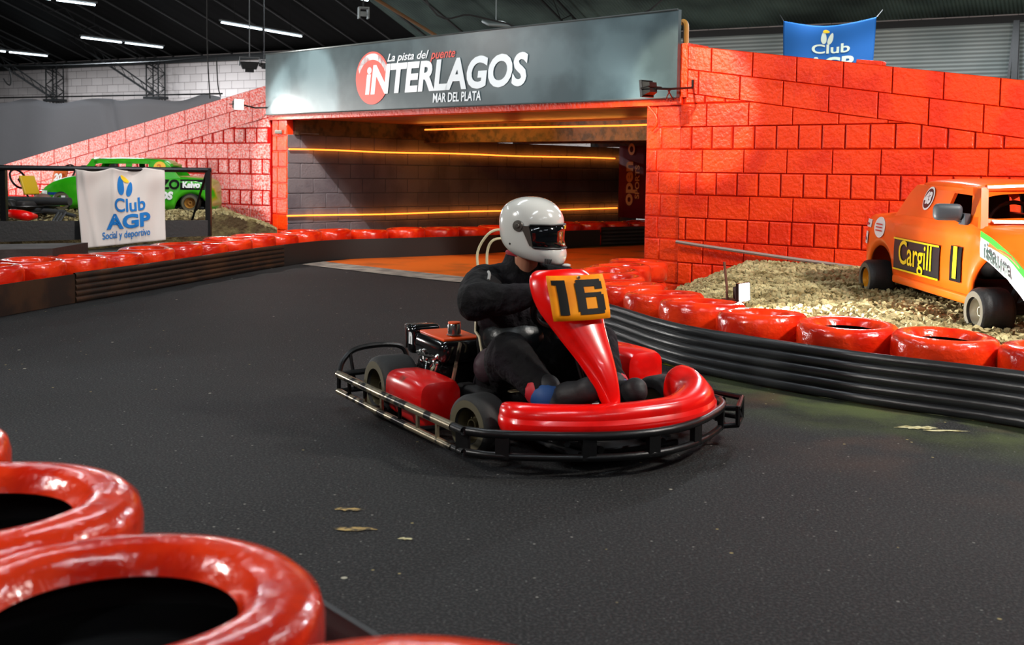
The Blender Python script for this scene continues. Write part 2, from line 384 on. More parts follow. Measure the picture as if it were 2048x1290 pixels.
def block_wall(name, W, length, top0, slope, z0, matb, matj, sloped=2, wedge=True, first='h', thick=.3, hgap=.007, course=.2, blen=.4, hzg=.005):
    mb = MB(); mb.cur = 0
    # the core behind the blocks
    zt = lambda s: top0+slope*s
    core = [(0, 0), (length, 0), (length, zt(length)), (0, zt(0))]
    mb.add([W(s, 0, z) for s, z in core]+[W(s, thick, z) for s, z in core], [(0, 1, 2, 3), (7, 6, 5, 4), (0, 4, 5, 1), (1, 5, 6, 2), (2, 6, 7, 3), (3, 7, 4, 0)])
    mb.cur = 1
    k = course*1.04
    for i in range(sloped):
        a = top0-k*i; s = -random.uniform(0, .3)-.2*i
        while s < length:
            e = s+blen+random.uniform(-.01, .01); s0 = max(s, 0)+.005; e0 = min(e, length)-.005
            if e0-s0 > .03:
                block(mb, [(s0, a+slope*s0-k+.002), (e0, a+slope*e0-k+.002), (e0, a+slope*e0-.002), (s0, a+slope*s0-.002)], W, th=.012, ins=.004)
            s = e
    lim = top0-k*sloped
    z = z0-course; row = 0
    while z < lim+max(0, slope*length)+.01:
        kind = (row % 2 == (0 if first == 'h' else 1)); step = blen/2 if kind else blen
        s = -random.uniform(.02, .18)
        while s < length:
            e = s+step*random.uniform(.985, 1.015); g = hgap if kind else .0045
            s0, e0 = max(s, 0)+g, min(e, length)-g
            if e0-s0 > .03:
                zz0 = max(z, 0)
                hz = hzg if kind else .002
                p = clip([(s0, zz0+hz), (e0, zz0+hz), (e0, z+course-hz), (s0, z+course-hz)], lim-.002, slope)
                block(mb, p, W, th=.014 if kind else .012, ins=.009 if kind else .004)
            s = e
        z += course; row += 1
    return struct(mb.build(name, [matj, matb], smooth=True, angle=35))
block_wall('wall_right', RWp, 6.2, 2.21, -.150, .09, RED_WALL, RED_JOINT, first='s')
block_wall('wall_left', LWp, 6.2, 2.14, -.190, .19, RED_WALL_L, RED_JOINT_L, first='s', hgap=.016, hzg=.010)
block_wall('wall_tunnel', lambda s, q, z: B(.36, s, z) + BD*(-q), 7.25, 1.50, 0, .1, BLOCKDARK, BLOCKDARK_J, sloped=0, first='x', hgap=.003) if False else None
def TW(s, q, z): return PL + BD*(.36-q) + BQ*s + V((0, 0, z))
# tunnel side wall is plain stretcher bond
mb = MB(); 
core = [(.03, 0), (7.3, 0), (7.3, 1.5), (.03, 1.5)]
mb.add([TW(s, 0, z) for s, z in core]+[TW(max(s, .36), .3 if s > 1 else .012, z) for s, z in core], [(0, 1, 2, 3), (7, 6, 5, 4), (0, 4, 5, 1), (1, 5, 6, 2), (2, 6, 7, 3), (3, 7, 4, 0)])
mb.cur = 1
for r in range(8):
    s = -.2*(r % 2)
    while s < 7.3:
        s0, e0 = max(s, 0)+.004, min(s+.4, 7.3)-.004
        if e0-s0 > .04: block(mb, [(s0, r*.19+.004), (e0, r*.19+.004), (e0, min(r*.19+.186, 1.5)), (s0, min(r*.19+.186, 1.5))], lambda a, q, z: TW(a, q, z), th=.007, ins=.006)
        s += .4
struct(mb.build('wall_tunnel', [BLOCKDARK_J, BLOCKDARK], angle=35))
# dark cross wall at the tunnel's far end and the hidden right side of the tunnel
mb = MB()
mb.poly([B(-.2, 8.7, 0), B(9.0, 8.7, 0), B(9.0, 8.7, 2.2), B(-.2, 8.7, 2.2)], BQ, .2)
struct(mb.build('wall_back', BLOCKDARK_J, smooth=False))
mb = MB()
mb.poly([B(5.95, .3, 0), B(5.95, 5.0, 0), B(5.95, 5.0, 1.69), B(5.95, .3, 1.69)], BD, .25)
struct(mb.build('wall_tunnel_right', BLOCKDARK, smooth=False))
# bridge slab, plate beam over the tunnel wall, cross beams
mb = MB(); 
mb.add([B(.05, .02, 1.70), B(6.25, .02, 1.70), B(6.25, 8.8, 1.70), B(.05, 8.8, 1.70), B(.05, .02, 1.9), B(6.25, .02, 1.9), B(6.25, 8.8, 1.9), B(.05, 8.8, 1.9)],
       [(0, 3, 2, 1), (4, 5, 6, 7), (0, 1, 5, 4), (1, 2, 6, 5), (2, 3, 7, 6), (3, 0, 4, 7)])
struct(mb.build('ceiling_tunnel', SOFFIT, smooth=False))
mb = MB()
def bbox(mb, s0, s1, q0, q1, z0, z1):
    p = [B(s, q, z) for z in (z0, z1) for s, q in ((s0, q0), (s1, q0), (s1, q1), (s0, q1))]
    mb.add(p, [(0, 3, 2, 1), (4, 5, 6, 7), (0, 1, 5, 4), (1, 2, 6, 5), (2, 3, 7, 6), (3, 0, 4, 7)])
bbox(mb, .2, .40, .1, 2.3, 1.50, 1.70); bbox(mb, .2, 6.2, 2.3, 2.65, 1.46, 1.70)
for q in (4.3, 6.2): bbox(mb, .2, 6.2, q, q+.2, 1.5, 1.70)
struct(mb.build('trim_1', BEAM, smooth=False))
# red pillars and lintel of the portal
def pillar(name, s0, s1, seed, top=1.75):
    random.seed(seed); mb = MB(); bbox(mb, s0, s1, .02, .34, 0, top); mb.cur = 1
    z = .09-.2
    while z < top-.02:
        z0_, z1_ = max(z, 0)+.004, min(z+.2, top)-.004
        cut = s0+(s1-s0)*random.choice((.3, .36, .42))
        if z1_-z0_ > .04:
            for a, b in ((s0, cut), (cut, s1)): block(mb, [(a+.004, z0_), (b-.004, z0_), (b-.004, z1_), (a+.004, z1_)], lambda s, q, zz: B(s, .02+q, zz), th=.014, ins=.01)
        z += .2
    return struct(mb.build(name, [RED_WALL, RED_WALL], angle=35))
pillar('trim_2', 5.90, BLEN+.03, 3); pillar('trim_3', .02, .345, 4)
mb = MB(); bbox(mb, 0, BLEN+.02, -.03, .2, 1.685, 1.755); struct(mb.build('trim_4', RED_WALL, smooth=False))
# pillar continues above up to the ramp wall's top, beside the sign
mb = MB(); bbox(mb, BLEN-.02, BLEN+.07, -.02, .3, 1.75, 2.22); struct(mb.build('trim_5', RED_WALL, smooth=False))

# far hall wall, ribbed sheet on its right part, ceiling ------------------------
FA = WY(-200, 138, 35.9); FB = WY(2250, 20, 19.6); FA.z = 0; FB.z = 0
FDIR = (FB-FA).normalized(); FN = V((FDIR.y, -FDIR.x, 0))           # towards the camera
if FN.y > 0: FN = -FN
FLEN = (FB-FA).length; EZ = 4.08
def far(s, q, z): return FA + FDIR*s + FN*q + V((0, 0, z))
def brick_far():
    m = bpy.data.materials.new('whitewashed_blocks'); m.use_nodes = True; nt = m.node_tree; b = nt.nodes['Principled BSDF']; b.inputs['Roughness'].default_value = .9
    tc = nt.nodes.new('ShaderNodeTexCoord'); mp = nt.nodes.new('ShaderNodeMapping'); mp.inputs['Rotation'].default_value = (PI/2, 0, 0)
    br = nt.nodes.new('ShaderNodeTexBrick'); br.inputs['Scale'].default_value = 1; br.inputs['Brick Width'].default_value = .42; br.inputs['Row Height'].default_value = .21
    br.inputs['Mortar Size'].default_value = .006; br.inputs['Color1'].default_value = lin((196, 184, 180))+(1,); br.inputs['Color2'].default_value = lin((184, 172, 168))+(1,); br.inputs['Mortar'].default_value = lin((104, 94, 90))+(1,)
    nt.links.new(tc.outputs['Object'], mp.inputs[0]); nt.links.new(mp.outputs[0], br.inputs[0]); nt.links.new(br.outputs[0], b.inputs['Base Color']); return m
frz = math.atan2(FDIR.y, FDIR.x)
def local_obj(mb, name, mats, loc, rz, **kw):                        # an object whose own x axis runs along the wall
    o = mb.build(name, mats, world=False, **kw); o.location = loc; o.rotation_euler = (0, 0, rz); PM[o.name] = Matrix.Translation(loc) @ Matrix.Rotation(rz, 4, 'Z'); return o
mb = MB(); mb.box((FLEN/2, .15, EZ/2+.1), (FLEN, .3, EZ+.2)); struct(local_obj(mb, 'wall_far', brick_far(), FA, frz, smooth=False))
# roof: ribs run down the slope to the eaves
def roof_piece(name, s0, s1, m, dz=0.):
    mb = MB(); run = 32
    mb.add([(s0, 0, EZ+dz), (s1, 0, EZ+dz), (s1, -run, EZ+dz+run*.3), (s0, -run, EZ+dz+run*.3), (s0, 0, EZ+dz+.1), (s1, 0, EZ+dz+.1), (s1, -run, EZ+dz+.1+run*.3), (s0, -run, EZ+dz+.1+run*.3)],
           [(0, 1, 2, 3), (7, 6, 5, 4), (0, 4, 5, 1), (1, 5, 6, 2), (2, 6, 7, 3), (3, 7, 4, 0)])
    return struct(local_obj(mb, name, m, FA, frz, smooth=False))
_d = ray(850, 90); SSPLIT = (FA.x*_d.y-FA.y*_d.x)/(FDIR.y*_d.x-FDIR.x*_d.y)
roof_piece('ceiling', -6, SSPLIT, ROOF_BLACK); roof_piece('ceiling_sheet', SSPLIT, FLEN+10, ROOF_SHEET)
# battens of the ceiling
mb = MB()
for i in range(26):
    s = -5+i*1.05+.2
    if s > FLEN+8: break
    mb.add([(s-.02, 0, EZ-.03), (s+.02, 0, EZ-.03), (s+.02, -31, EZ-.03+9.3), (s-.02, -31, EZ-.03+9.3), (s-.02, 0, EZ), (s+.02, 0, EZ), (s+.02, -31, EZ+9.3), (s-.02, -31, EZ+9.3)],
           [(0, 3, 2, 1), (4, 5, 6, 7), (0, 1, 5, 4), (1, 2, 6, 5), (2, 3, 7, 6), (3, 0, 4, 7)])
struct(local_obj(mb, 'trim_6', mat('batten_grey', (58, 58, 58), .7), FA, frz, smooth=False))
mb = MB(); mb.box((FLEN/2, -.08, EZ-.12), (FLEN, .12, .16)); struct(local_obj(mb, 'trim_7', mat('eaves_dark', (34, 34, 34), .7), FA, frz, smooth=False))
# trusses of the hall (dark lattice) running up under the roof
def roof_z(p): return EZ + .3*max(0, (V((p.x, p.y, 0))-FA).dot(FN))
def truss(s, name='roof_truss', label=''):
    mb = MB(); n = 22; L = 22.
    lo = lambda t: V((s, -.3-t*L, EZ-.35+t*L*.3+.0)); hi = lambda t: V((s, -.3-t*L, EZ-.04+t*L*.3))
    mb.tube([lo(0), lo(1)], .022, 5); mb.tube([hi(0), hi(1)], .022, 5)
    for i in range(n*2): 
        a = i/(n*2); b = (i+1)/(n*2); mb.tube([lo(a) if i % 2 else hi(a), hi(b) if i % 2 else lo(b)], .011, 4)
    o = local_obj(mb, name, DARK, FA, frz, smooth=False); return tag(o, label, 'truss', None)
# lattice columns standing on the far wall
def s_of(px, q=.3):                                # place along the far wall seen at a column of the photo
    d = ray(px, 150); P0 = FA+FN*q; t = (P0.x*d.y-P0.y*d.x); u = (FDIR.y*d.x-FDIR.x*d.y)
    return t/u
def lattice(px, label):
    s = s_of(px); t = empty('lattice_column', far(s, .35, 0), frz, label, 'column', 'lattice columns along the far wall')
    mb = MB(); h = EZ-.1
    for x in (-.22, .22):
        for y in (-.12, .12): mb.tube([(x, y, 0), (x, y, h)], .02, 5)
    t_ = mb.build('post', DARK, t, world=False)
    mb = MB()
    for i in range(20):
        a, b = h*i/20, h*(i+1)/20
        for y in (-.12, .12): mb.tube([(-.22 if i % 2 else .22, y, a), (.22 if i % 2 else -.22, y, b)], .011, 4)
        for x in (-.22, .22): mb.tube([(x, -.12 if i % 2 else .12, a), (x, .12 if i % 2 else -.12, b)], .011, 4)
    mb.build('lacing', DARK, t, world=False)
    mb = MB(); mb.box((0, 0, h-1.05), (.6, .34, .07)); mb.build('collar', DARK, t, world=False)
    mb = MB(); 
    mb.tube([(.05, -.1, h-1.0), (-1.5, -1.6, h+.45)], .03, 5); mb.tube([(.22, -.1, h-.95), (-1.35, -1.6, h+.6)], .02, 5)
    for i in range(9):
        a = i/9; b = (i+1)/9; p = V((.05, -.1, h-1.0)).lerp(V((-1.5, -1.6, h+.45)), a); q = V((.22, -.1, h-.95)).lerp(V((-1.35, -1.6, h+.6)), b); mb.tube([p, q], .01, 4)
    mb.build('brace', DARK, t, world=False)
    return t
lattice(112, 'dark lattice steel column against the far white wall, left of the two beside the tarpaulin')
lattice(314, 'dark lattice steel column against the far white wall, right of the two, nearer the bridge sign')
truss(s_of(112)); truss_objs = [o for o in COL.objects if o.name.startswith('roof_truss')]
tag(truss_objs[0], 'dark lattice roof truss rising from the left column against the far wall', 'truss')
tag(truss(s_of(314)), 'dark lattice roof truss rising from the right column beside the tarpaulin', 'truss')
tag(truss(s_of(1180)), 'dark lattice roof truss above the middle of the bridge sign', 'truss')
# ribbed sheet wall at the right, behind the red ramp wall
s0, s1 = s_of(1330), FLEN
mb = MB(); mb.box(((s1-s0)/2, -.1, 1.95), (s1-s0, .06, 3.9)); NET = local_obj(mb, 'wall_sheet', NETTING, far(s0, .05, 0), frz, smooth=False); struct(NET)
s = s_of(2030)
t = empty('steel_column', far(s, .45, 0), frz, 'dark tapered steel column at the far right behind the red wall', 'column')
mb = MB(); mb.box((0, 0, 1.95), (.10, .12, 3.9)); mb.build('post', BLACK_METAL, t, world=False, smooth=False)
mb = MB(); mb.poly([(-.05, 0, 3.9), (-.32, 0, 0), (-.22, 0, 0), (-.03, 0, 3.7)], (0, 1, 0), .05); mb.poly([(.05, 0, 3.9), (.16, 0, 0), (.08, 0, 0), (.03, 0, 3.7)], (0, 1, 0), .05); mb.build('flare', BLACK_METAL, t, world=False, smooth=False)

# grey tarpaulin behind the left ramp wall
def tarp():
    a = WY(-120, 201, 22.5); b = WY(445, 191, 19.6); n = 70; m = 16; rows = []
    t = empty('tarpaulin', V(((a.x+b.x)/2, (a.y+b.y)/2, 0)), 0, 'grey tarpaulin curtain hung below the white block wall behind the left ramp', 'tarpaulin')
    for j in range(m+1):
        v = j/m; r = []
        for i in range(n+1):
            u = i/n; p = a.lerp(b, u); z = p.z*(1-v)+.1*v; z -= (.07*abs(math.sin(u*PI*3.2)) + .03*math.sin(u*31))*(1-v)
            fold = .06*math.sin(u*24+v*2)+.10*math.sin(u*9+1+v*3.)*v + .12*math.exp(-((u-.62-v*.08)/.02)**2)
            r.append(V((p.x+.3*fold, p.y+fold, z)))
        rows.append(r)
    mb = MB(); mb.ring(rows, closed_u=False); o = mb.build('curtain', TARP, t, angle=80)
    sm = o.modifiers.new('thick', 'SOLIDIFY'); sm.thickness = .006
    mb = MB(); mb.tube([a+V((0, -.02, .03)), b+V((0, -.02, .03))], .015, 6); mb.build('cord', BLACK_METAL, t)
tarp()

# fluorescent lamps -----------------------------------------------------------
def tube_lamp(p0, p1, label, first=[None]):
    d = (p1-p0); L = d.length; c = (p0+p1)/2; rz = math.atan2(d.y, d.x)
    t = empty('fluorescent_lamp', c, rz, label, 'lamp', 'fluorescent tube lamps under the roof')
    h = L/2
    mb = MB(); mb.box((0, 0, .05), (L+.06, .09, .035)); mb.build('housing', mat('lamp_housing', (90, 92, 92), .6), t, world=False, smooth=False)
    for a, b in ((-h, -.06), (.06, h)):
        mb = MB(); mb.tube([(a, 0, 0), (b, 0, 0)], .015, 8); mb.build('tube', TUBE, t, world=False)
    mb = MB()
    for x in (-h*.7, h*.7): mb = MB(); mb.tube([(x, 0, .06), (x, 0, roof_z(c)-c.z)], .005, 4); mb.build('hanger', DARK, t, world=False)
LZ = 4.1
tube_lamp(G(163, 75, LZ), G(325, 95, LZ), 'pair of lit white tubes under the black roof, above the right lattice column')
tube_lamp(G(443, 45, LZ), G(603, 73, LZ), 'pair of lit white tubes nearest the bridge sign')
tube_lamp(G(20, -12, LZ), G(190, 10, LZ), 'lit white tube cut by the top edge near the left corner')
tube_lamp(G(-70, 95, LZ), G(94, 112, LZ), 'lit white tubes at the left edge, lowest of the hanging lamps')
tube_lamp(G(640, -24, LZ), G(735, 1, LZ), 'lit white tube at the top edge, ending at the small bracket')

# sign ------------------------------------------------------------------------
sgn = empty('bridge_sign', B(BLEN/2, -.06, 1.745), math.atan2(BD.y, BD.x), 'long dark grey sign board reading INTERLAGOS across the bridge', 'sign')
ZB, ZT = 1.748, 2.512
mb = MB()
n = 60; rows = []
for j in range(9):
    z = ZB+(ZT-ZB)*j/8
    rows.append([B(i/n*BLEN, -.075+.003*noise.noise(V((i/n*9, z*3, 0))), z) for i in range(n+1)])
mb.ring(rows, closed_u=False)
bk = [[B(i/n*BLEN, -.03, z) for i in range(n+1)] for z in (ZB, ZT)]
mb.ring([rows[0], bk[0]], closed_u=False); mb.ring([rows[-1], bk[1]], closed_u=False)
for i in (0, n): mb.add([rows[0][i], rows[-1][i], bk[1][i], bk[0][i]], [(0, 1, 2, 3)])
mb.build('panel', SIGN, sgn, angle=50)
mb = MB(); mb.tube([B(0, -.09, ZB), B(BLEN, -.09, ZB)], .008, 5); mb.tube([B(0, -.085, ZT), B(BLEN, -.085, ZT)], .007, 5); mb.build('edge_strip', mat('edge_strip', (90, 96, 96), .4, metal=.4), sgn)
def s_sign(px):
    r = (px-1024)/FPX; return (r*PL.y-PL.x)/(BD.x-r*BD.y)
def SG(px, py, q=-.08):
    """where the sign plane carries the mark seen there"""
    d = ray(px, py); P0 = B(0, q, 0); t = (P0-V((0, 0, CAMH))).dot(BQ)/d.dot(BQ); return V((0, 0, CAMH))+d*t
c0 = SG(748, 156); 
def sl(p): return (p-PL).dot(BD), p.z
sc_, zc_ = sl(c0)
mb = MB(); rx = (sl(SG(778, 156))[0]-sl(SG(712, 156))[0])/2; rz_ = (SG(748, 103).z-SG(748, 209).z)/2
cc = (sl(SG(778, 156))[0]+sl(SG(712, 156))[0])/2
mb.poly([B(cc+rx*math.cos(a*PI/24), -.080, zc_+rz_*math.sin(a*PI/24)) for a in range(48)], -BQ, .002)
mb.build('emblem', SALMON, sgn, smooth=False)
mb = MB(); arc = []
for k in range(17): a = PI*(.86-.72*k/16); arc.append(B(cc+rx*.93*math.cos(a), -.082, zc_+rz_*.93*math.sin(a)))
for k in range(16, -1, -1): a = PI*(.86-.72*k/16); arc.append(B(cc+rx*.86*math.cos(a), -.082, zc_-.05+rz_*.86*math.sin(a)))
for k in range(16): mb.add([arc[k], arc[k+1], arc[32-k], arc[33-k]], [(0, 1, 2, 3)])
mb.build('emblem_arc', WHITEPAINT, sgn, smooth=False)
def fit_text(mb, txt, pxl, pxr, yt, yb, q=-.084, bold=.0, shear=0., m=None, size=1.):
    """letters that fill a stretch of the sign: measure first, then scale to the stretch"""
    tmp = MB(); tmp.text(txt, 1., lambda x, y: V((x, y, 0)), bold=bold, shear=shear)
    x0 = min(p.x for p in tmp.v); x1 = max(p.x for p in tmp.v); y0 = min(p.y for p in tmp.v); y1 = max(p.y for p in tmp.v)
    sa, _ = sl(SG(pxl, (yt+yb)/2)); sb, _ = sl(SG(pxr, (yt+yb)/2)); zt_ = SG((pxl+pxr)/2, yt).z; zb_ = SG((pxl+pxr)/2, yb).z
    mb.add([B(sa+(p.x-x0)/(x1-x0)*(sb-sa), q, zb_+(p.y-y0)/(y1-y0)*(zt_-zb_)) for p in tmp.v], tmp.f)
mb = MB(); fit_text(mb, 'iNTERLAGOS', 731, 1056, 117, 181, bold=.036, shear=.15); mb.build('title_lettering', WHITEPAINT, sgn, smooth=False)
mb = MB(); fit_text(mb, 'MAR DEL PLATA', 866, 962, 184, 203, bold=.02, shear=.1); mb.build('subtitle_lettering', WHITEPAINT, sgn, smooth=False)
mb = MB(); fit_text(mb, 'La pista del', 775, 858, 104, 125, bold=.012, shear=.35); mb.build('slogan_lettering', WHITEPAINT, sgn, smooth=False)
mb = MB(); fit_text(mb, 'puente', 861, 911, 101, 122, bold=.012, shear=.35); tag(mb.build('slogan_word', SALMON, sgn, smooth=False), 'salmon red word puente')

# mustard pipe at the sign's right end
mb = MB(); a = SG(1372, 95, .1); b = SG(1372, 46, .1); c = SG(1363, 46, .1); mb.tube(catmull([a, a.lerp(b, .5), b+V((0, 0, -.02)), b.lerp(c, .5)+V((0, 0, .01)), c], 4), .026, 8)
tag(mb.build('vent_pipe', MUSTARD), 'short mustard pipe with a bend at the right end of the sign', 'pipe')

# LED strips in the tunnel ------------------------------------------------------
def led(name_pts, label):
    mb = MB(); mb.tube(name_pts, .011, 6); o = mb.build('led_strip', LED); return tag(o, label, 'led strip', None)
def TWZ(px, z, q=-.03):
    d = ray(px, 400); P0 = TW(0, q, 0); t = P0.dot(BD)/(d.x*BD.x+d.y*BD.y); p = V((d.x*t, d.y*t, 0)); return V((p.x, p.y, z))
led([TWZ(578+650*i/14, 1.315+.006*math.sin(i*1.1)) for i in range(15)], 'upper glowing amber strip along the tunnel wall')
led([TWZ(574+660*i/14, .475+.005*math.sin(i*.9+1)) for i in range(15)], 'lower glowing amber strip along the tunnel wall')
led([B(.42+5.44*i/8, 2.27, 1.64+.004*math.sin(i)) for i in range(9)], 'glowing amber strip on the cross beam under the bridge')
for z_ in (1.315, .475): light('AREA', 'led_wash', TW(3.6, -.07, z_), TW(3.6, 0, z_), 5, (1, .30, .04), 6.6, .03).rotation_euler = Matrix((BQ, V((0, 0, 1)), BQ.cross(V((0, 0, 1))))).transposed().to_euler()
for i in range(3): light('AREA', 'led_wash', B(1.5+1.9*i, 1.9, 1.58), B(1.5+1.9*i, 1.2, 1.9), 3.0, (1, .36, .05), 1.6, .05)
for i in range(2): light('AREA', 'led_wash', B(1.8+2.2*i, 1.9, 1.60), B(1.8+2.2*i, 3.0, 0.0), 10, (1, .40, .06), 1.8, .06)

light('AREA', 'tunnel_end_fill', B(5.0, 5.2, 1.6), B(6.0, 7.6, .8), 22, (1, .8, .6), .5, .3)  # added fill light, brightens the banner at the tunnel's end
# maroon banner at the tunnel's end
pb0 = WY(1240, 292, 17.4); pb1 = WY(1284, 290, 16.9); hb = 1.12
t = empty('sports_banner', V((pb0.x, pb0.y, pb0.z-hb)), math.atan2(pb1.y-pb0.y, pb1.x-pb0.x), 'maroon upright banner reading open sports at the tunnel end', 'banner')
wb = (V((pb1.x, pb1.y, 0))-V((pb0.x, pb0.y, 0))).length*1.25
mb = MB(); mb.ring([[V((wb*i/6, .01*math.sin(i*1.5), z)) for i in range(7)] for z in (0, hb/2, hb)], closed_u=False); o = mb.build('cloth', MAROON, t, world=False); o.modifiers.new('s', 'SOLIDIFY').thickness = .01
mb = MB(); mb.text('open', .34, lambda x, y: V((wb*.40-y, -.03, hb*.48+x)), bold=.012, xs=1.); mb.text('SPORTS', .15, lambda x, y: V((wb*.72-y, -.03, hb*.5+x)), bold=.004)
mb.text('O', .22, lambda x, y: V((wb*.5-y, -.03, hb*.95+x)), bold=.01)
mb.build('lettering', GOLDP, t, world=False, smooth=False)
mb = MB(); mb.tube([(-.01, .015, -1.1+ .62), (-.01, .015, hb+.02)], .01, 6); mb.box((-.01+wb/2, .03, -.45), (wb+.2, .3, .06)); mb.build('stand', BLACK_METAL, t, world=False)

# orange painted patch with pale kerb line at the tunnel mouth --------------------
edge = [G(648, 524), G(800, 541), G(940, 556), G(1080, 563), G(1190, 556), G(1290, 545), G(1480, 520)]
back = [G(700, 519), G(800, 514), G(940, 509), G(1080, 501), G(1180, 496), G(1290, 491), G(1400, 488)]
mb = MB(); mb.ring([[p+V((0, 0, .004)) for p in edge], [p+V((0, 0, .004)) for p in back]], closed_u=False)
o = mb.build('floor_paint', mat('orange_floor_paint', (216, 100, 18), .5, rgb2=(92, 64, 30), nscale=1.3, thr=(.5, .72)), smooth=False); struct(o)
mb = MB(); e2 = [p+V((-.18, -.42, 0)) for p in edge]; mb.ring([[p+V((0, 0, .006)) for p in e2], [p+V((0, 0, .006)) for p in edge]], closed_u=False)
struct(mb.build('floor_kerb_line', mat('kerb_line', (150, 142, 130), .8, rgb2=(110, 104, 98), nscale=6), smooth=False))
# paint scraps on the asphalt
def splat(px, py, wx, wy, seed, m):
    random.seed(seed); c = G(px, py, .003); mb = MB(); n = 22
    mb.add([c+V((0, 0, 0))]+[c+V((wx*math.cos(2*PI*k/n)*random.uniform(.5, 1.1), wy*math.sin(2*PI*k/n)*random.uniform(.35, 1.1), 0)) for k in range(n)], [(0, 1+k, 1+(k+1) % n) for k in range(n)])
    return mb.build('paint_scrap', m, smooth=False)
SCR = mat('scrap_cream', (196, 190, 150), .8, rgb2=(150, 140, 96), nscale=30)
SCR2 = mat('scrap_ochre', (166, 140, 84), .8, rgb2=(70, 62, 44), nscale=40)
tag(splat(1835, 855, .10, .045, 1, SCR), 'pale cream scrap of paint on the asphalt near the right barrier', 'paint scrap', 'paint scraps on the track')
tag(splat(1885, 861, .12, .02, 8, SCR), 'thin cream streak of paint on the asphalt near the right barrier', 'paint scrap', 'paint scraps on the track')
tag(splat(695, 1018, .055, .02, 2, SCR2), 'small pale scrap of paint on the asphalt above the ochre one', 'paint scrap', 'paint scraps on the track')
tag(splat(712, 1057, .075, .022, 3, SCR2), 'ochre scrap of paint on the asphalt beyond the front tyres', 'paint scrap', 'paint scraps on the track')
tag(splat(812, 1077, .026, .012, 4, SCR), 'tiny cream scrap of paint right of the ochre one', 'paint scrap', 'paint scraps on the track')
mb = MB(); q_ = [G(1322, 727, .004), G(1345, 729, .004), G(1405, 743, .004), G(1396, 746, .004)]; mb.add(q_, [(0, 1, 2, 3)]); tag(mb.build('paint_line', mat('yellow_line', (150, 150, 10), .7), smooth=False), 'short yellow painted line at the foot of the right belt', 'paint line')

# ------------------------------------------------------------------ tyres and belts
def tyre_mesh(R, w, seg=48, ri=.60):
    r0 = R*ri
    prof = [(r0, w*.10), (R*.66, w*.02), (R*.78, 0), (R*.9, w*.03), (R*.975, w*.13), (R, w*.28), (R, w*.72), (R*.975, w*.87), (R*.91, w*.96), (R*.8, w), (R*.70, w*.975), (R*.64, w*.90), (r0, w*.80),
            (r0-.004, w*.76), (r0+.006, w*.72), (R*.72, w*.8), (R*.93, w*.7), (R*.93, w*.3), (R*.72, w*.2), (r0+.006, w*.2)]
    mb = MB(); n = seg; m = len(prof)
    for i in range(m):
        mb.cur = 0 if i <= 13 else 1
        vs = []; 
    vs = []; fs0 = []; 
    for k in range(n):
        a = 2*PI*k/n
        for r, z in prof: vs.append(V((r*math.cos(a), r*math.sin(a), z)))
    for k in range(n):
        for i in range(m): fs0.append((k*m+i, k*m+(i+1) % m, ((k+1) % n)*m+(i+1) % m, ((k+1) % n)*m+i))
    mb.add(vs, fs0); mb.mi = [0 if (i % m) <= 12 else 1 for i in range(len(fs0))]
    return mb
TH = .172; TR = .252
def new_tyre(R, w, seg=40):
    return tyre_mesh(R, w, seg).build('painted_tyre', [RED_TYRE, TYRE_IN], world=False, angle=60)
proto = None
def put_tyre(p, z, label, group, R=TR, squash=1.):
    global proto
    if proto is None: proto = new_tyre(TR, TH); o = proto
    else: o = proto.copy(); COL.objects.link(o)
    k = R/TR*1.0; o.scale = (k, k*random.uniform(.96, 1.03), random.uniform(.97, 1.03)*(1 if R == TR else 1))
    o.location = (p.x, p.y, z); o.rotation_euler = (random.uniform(-.035, .035), random.uniform(-.035, .035), random.uniform(0, 6.28)) if z > .05 else (0, 0, random.uniform(0, 6))
    tag(o, label, 'tyre', group); return o
def belt(name, path, h, label, m, ribs=5, amp=.016, th=.012, z0=.005, brackets=False):
    """ribbed rubber belt standing on edge along a path; front is on the path's right"""
    prof = []; K = ribs*8
    if ribs:
        for k in range(K+1):
            t = k/K; prof.append((abs(math.sin(t*PI*ribs))**.6*amp, z0+t*h))
    else: prof = [(0, z0), (0.004, z0+h*.5), (0, z0+h)]
    path = resample(catmull(path, 8), .12)
    L = [offset(path, -d) for d, z in prof]
    front = [[L[i][j]+V((0, 0, prof[i][1])) for j in range(len(path))] for i in range(len(prof))]
    bk = offset(path, th)
    mb = MB(); mb.ring(front, closed_u=False)
    b0 = [p+V((0, 0, z0)) for p in bk]; b1 = [p+V((0, 0, z0+h)) for p in bk]
    mb.ring([b0, b1], closed_u=False); mb.ring([front[-1], b1], closed_u=False); mb.ring([front[0], b0], closed_u=False)
    o = mb.build(name, m, angle=50); tag(o, label, 'barrier belt')
    return o, path
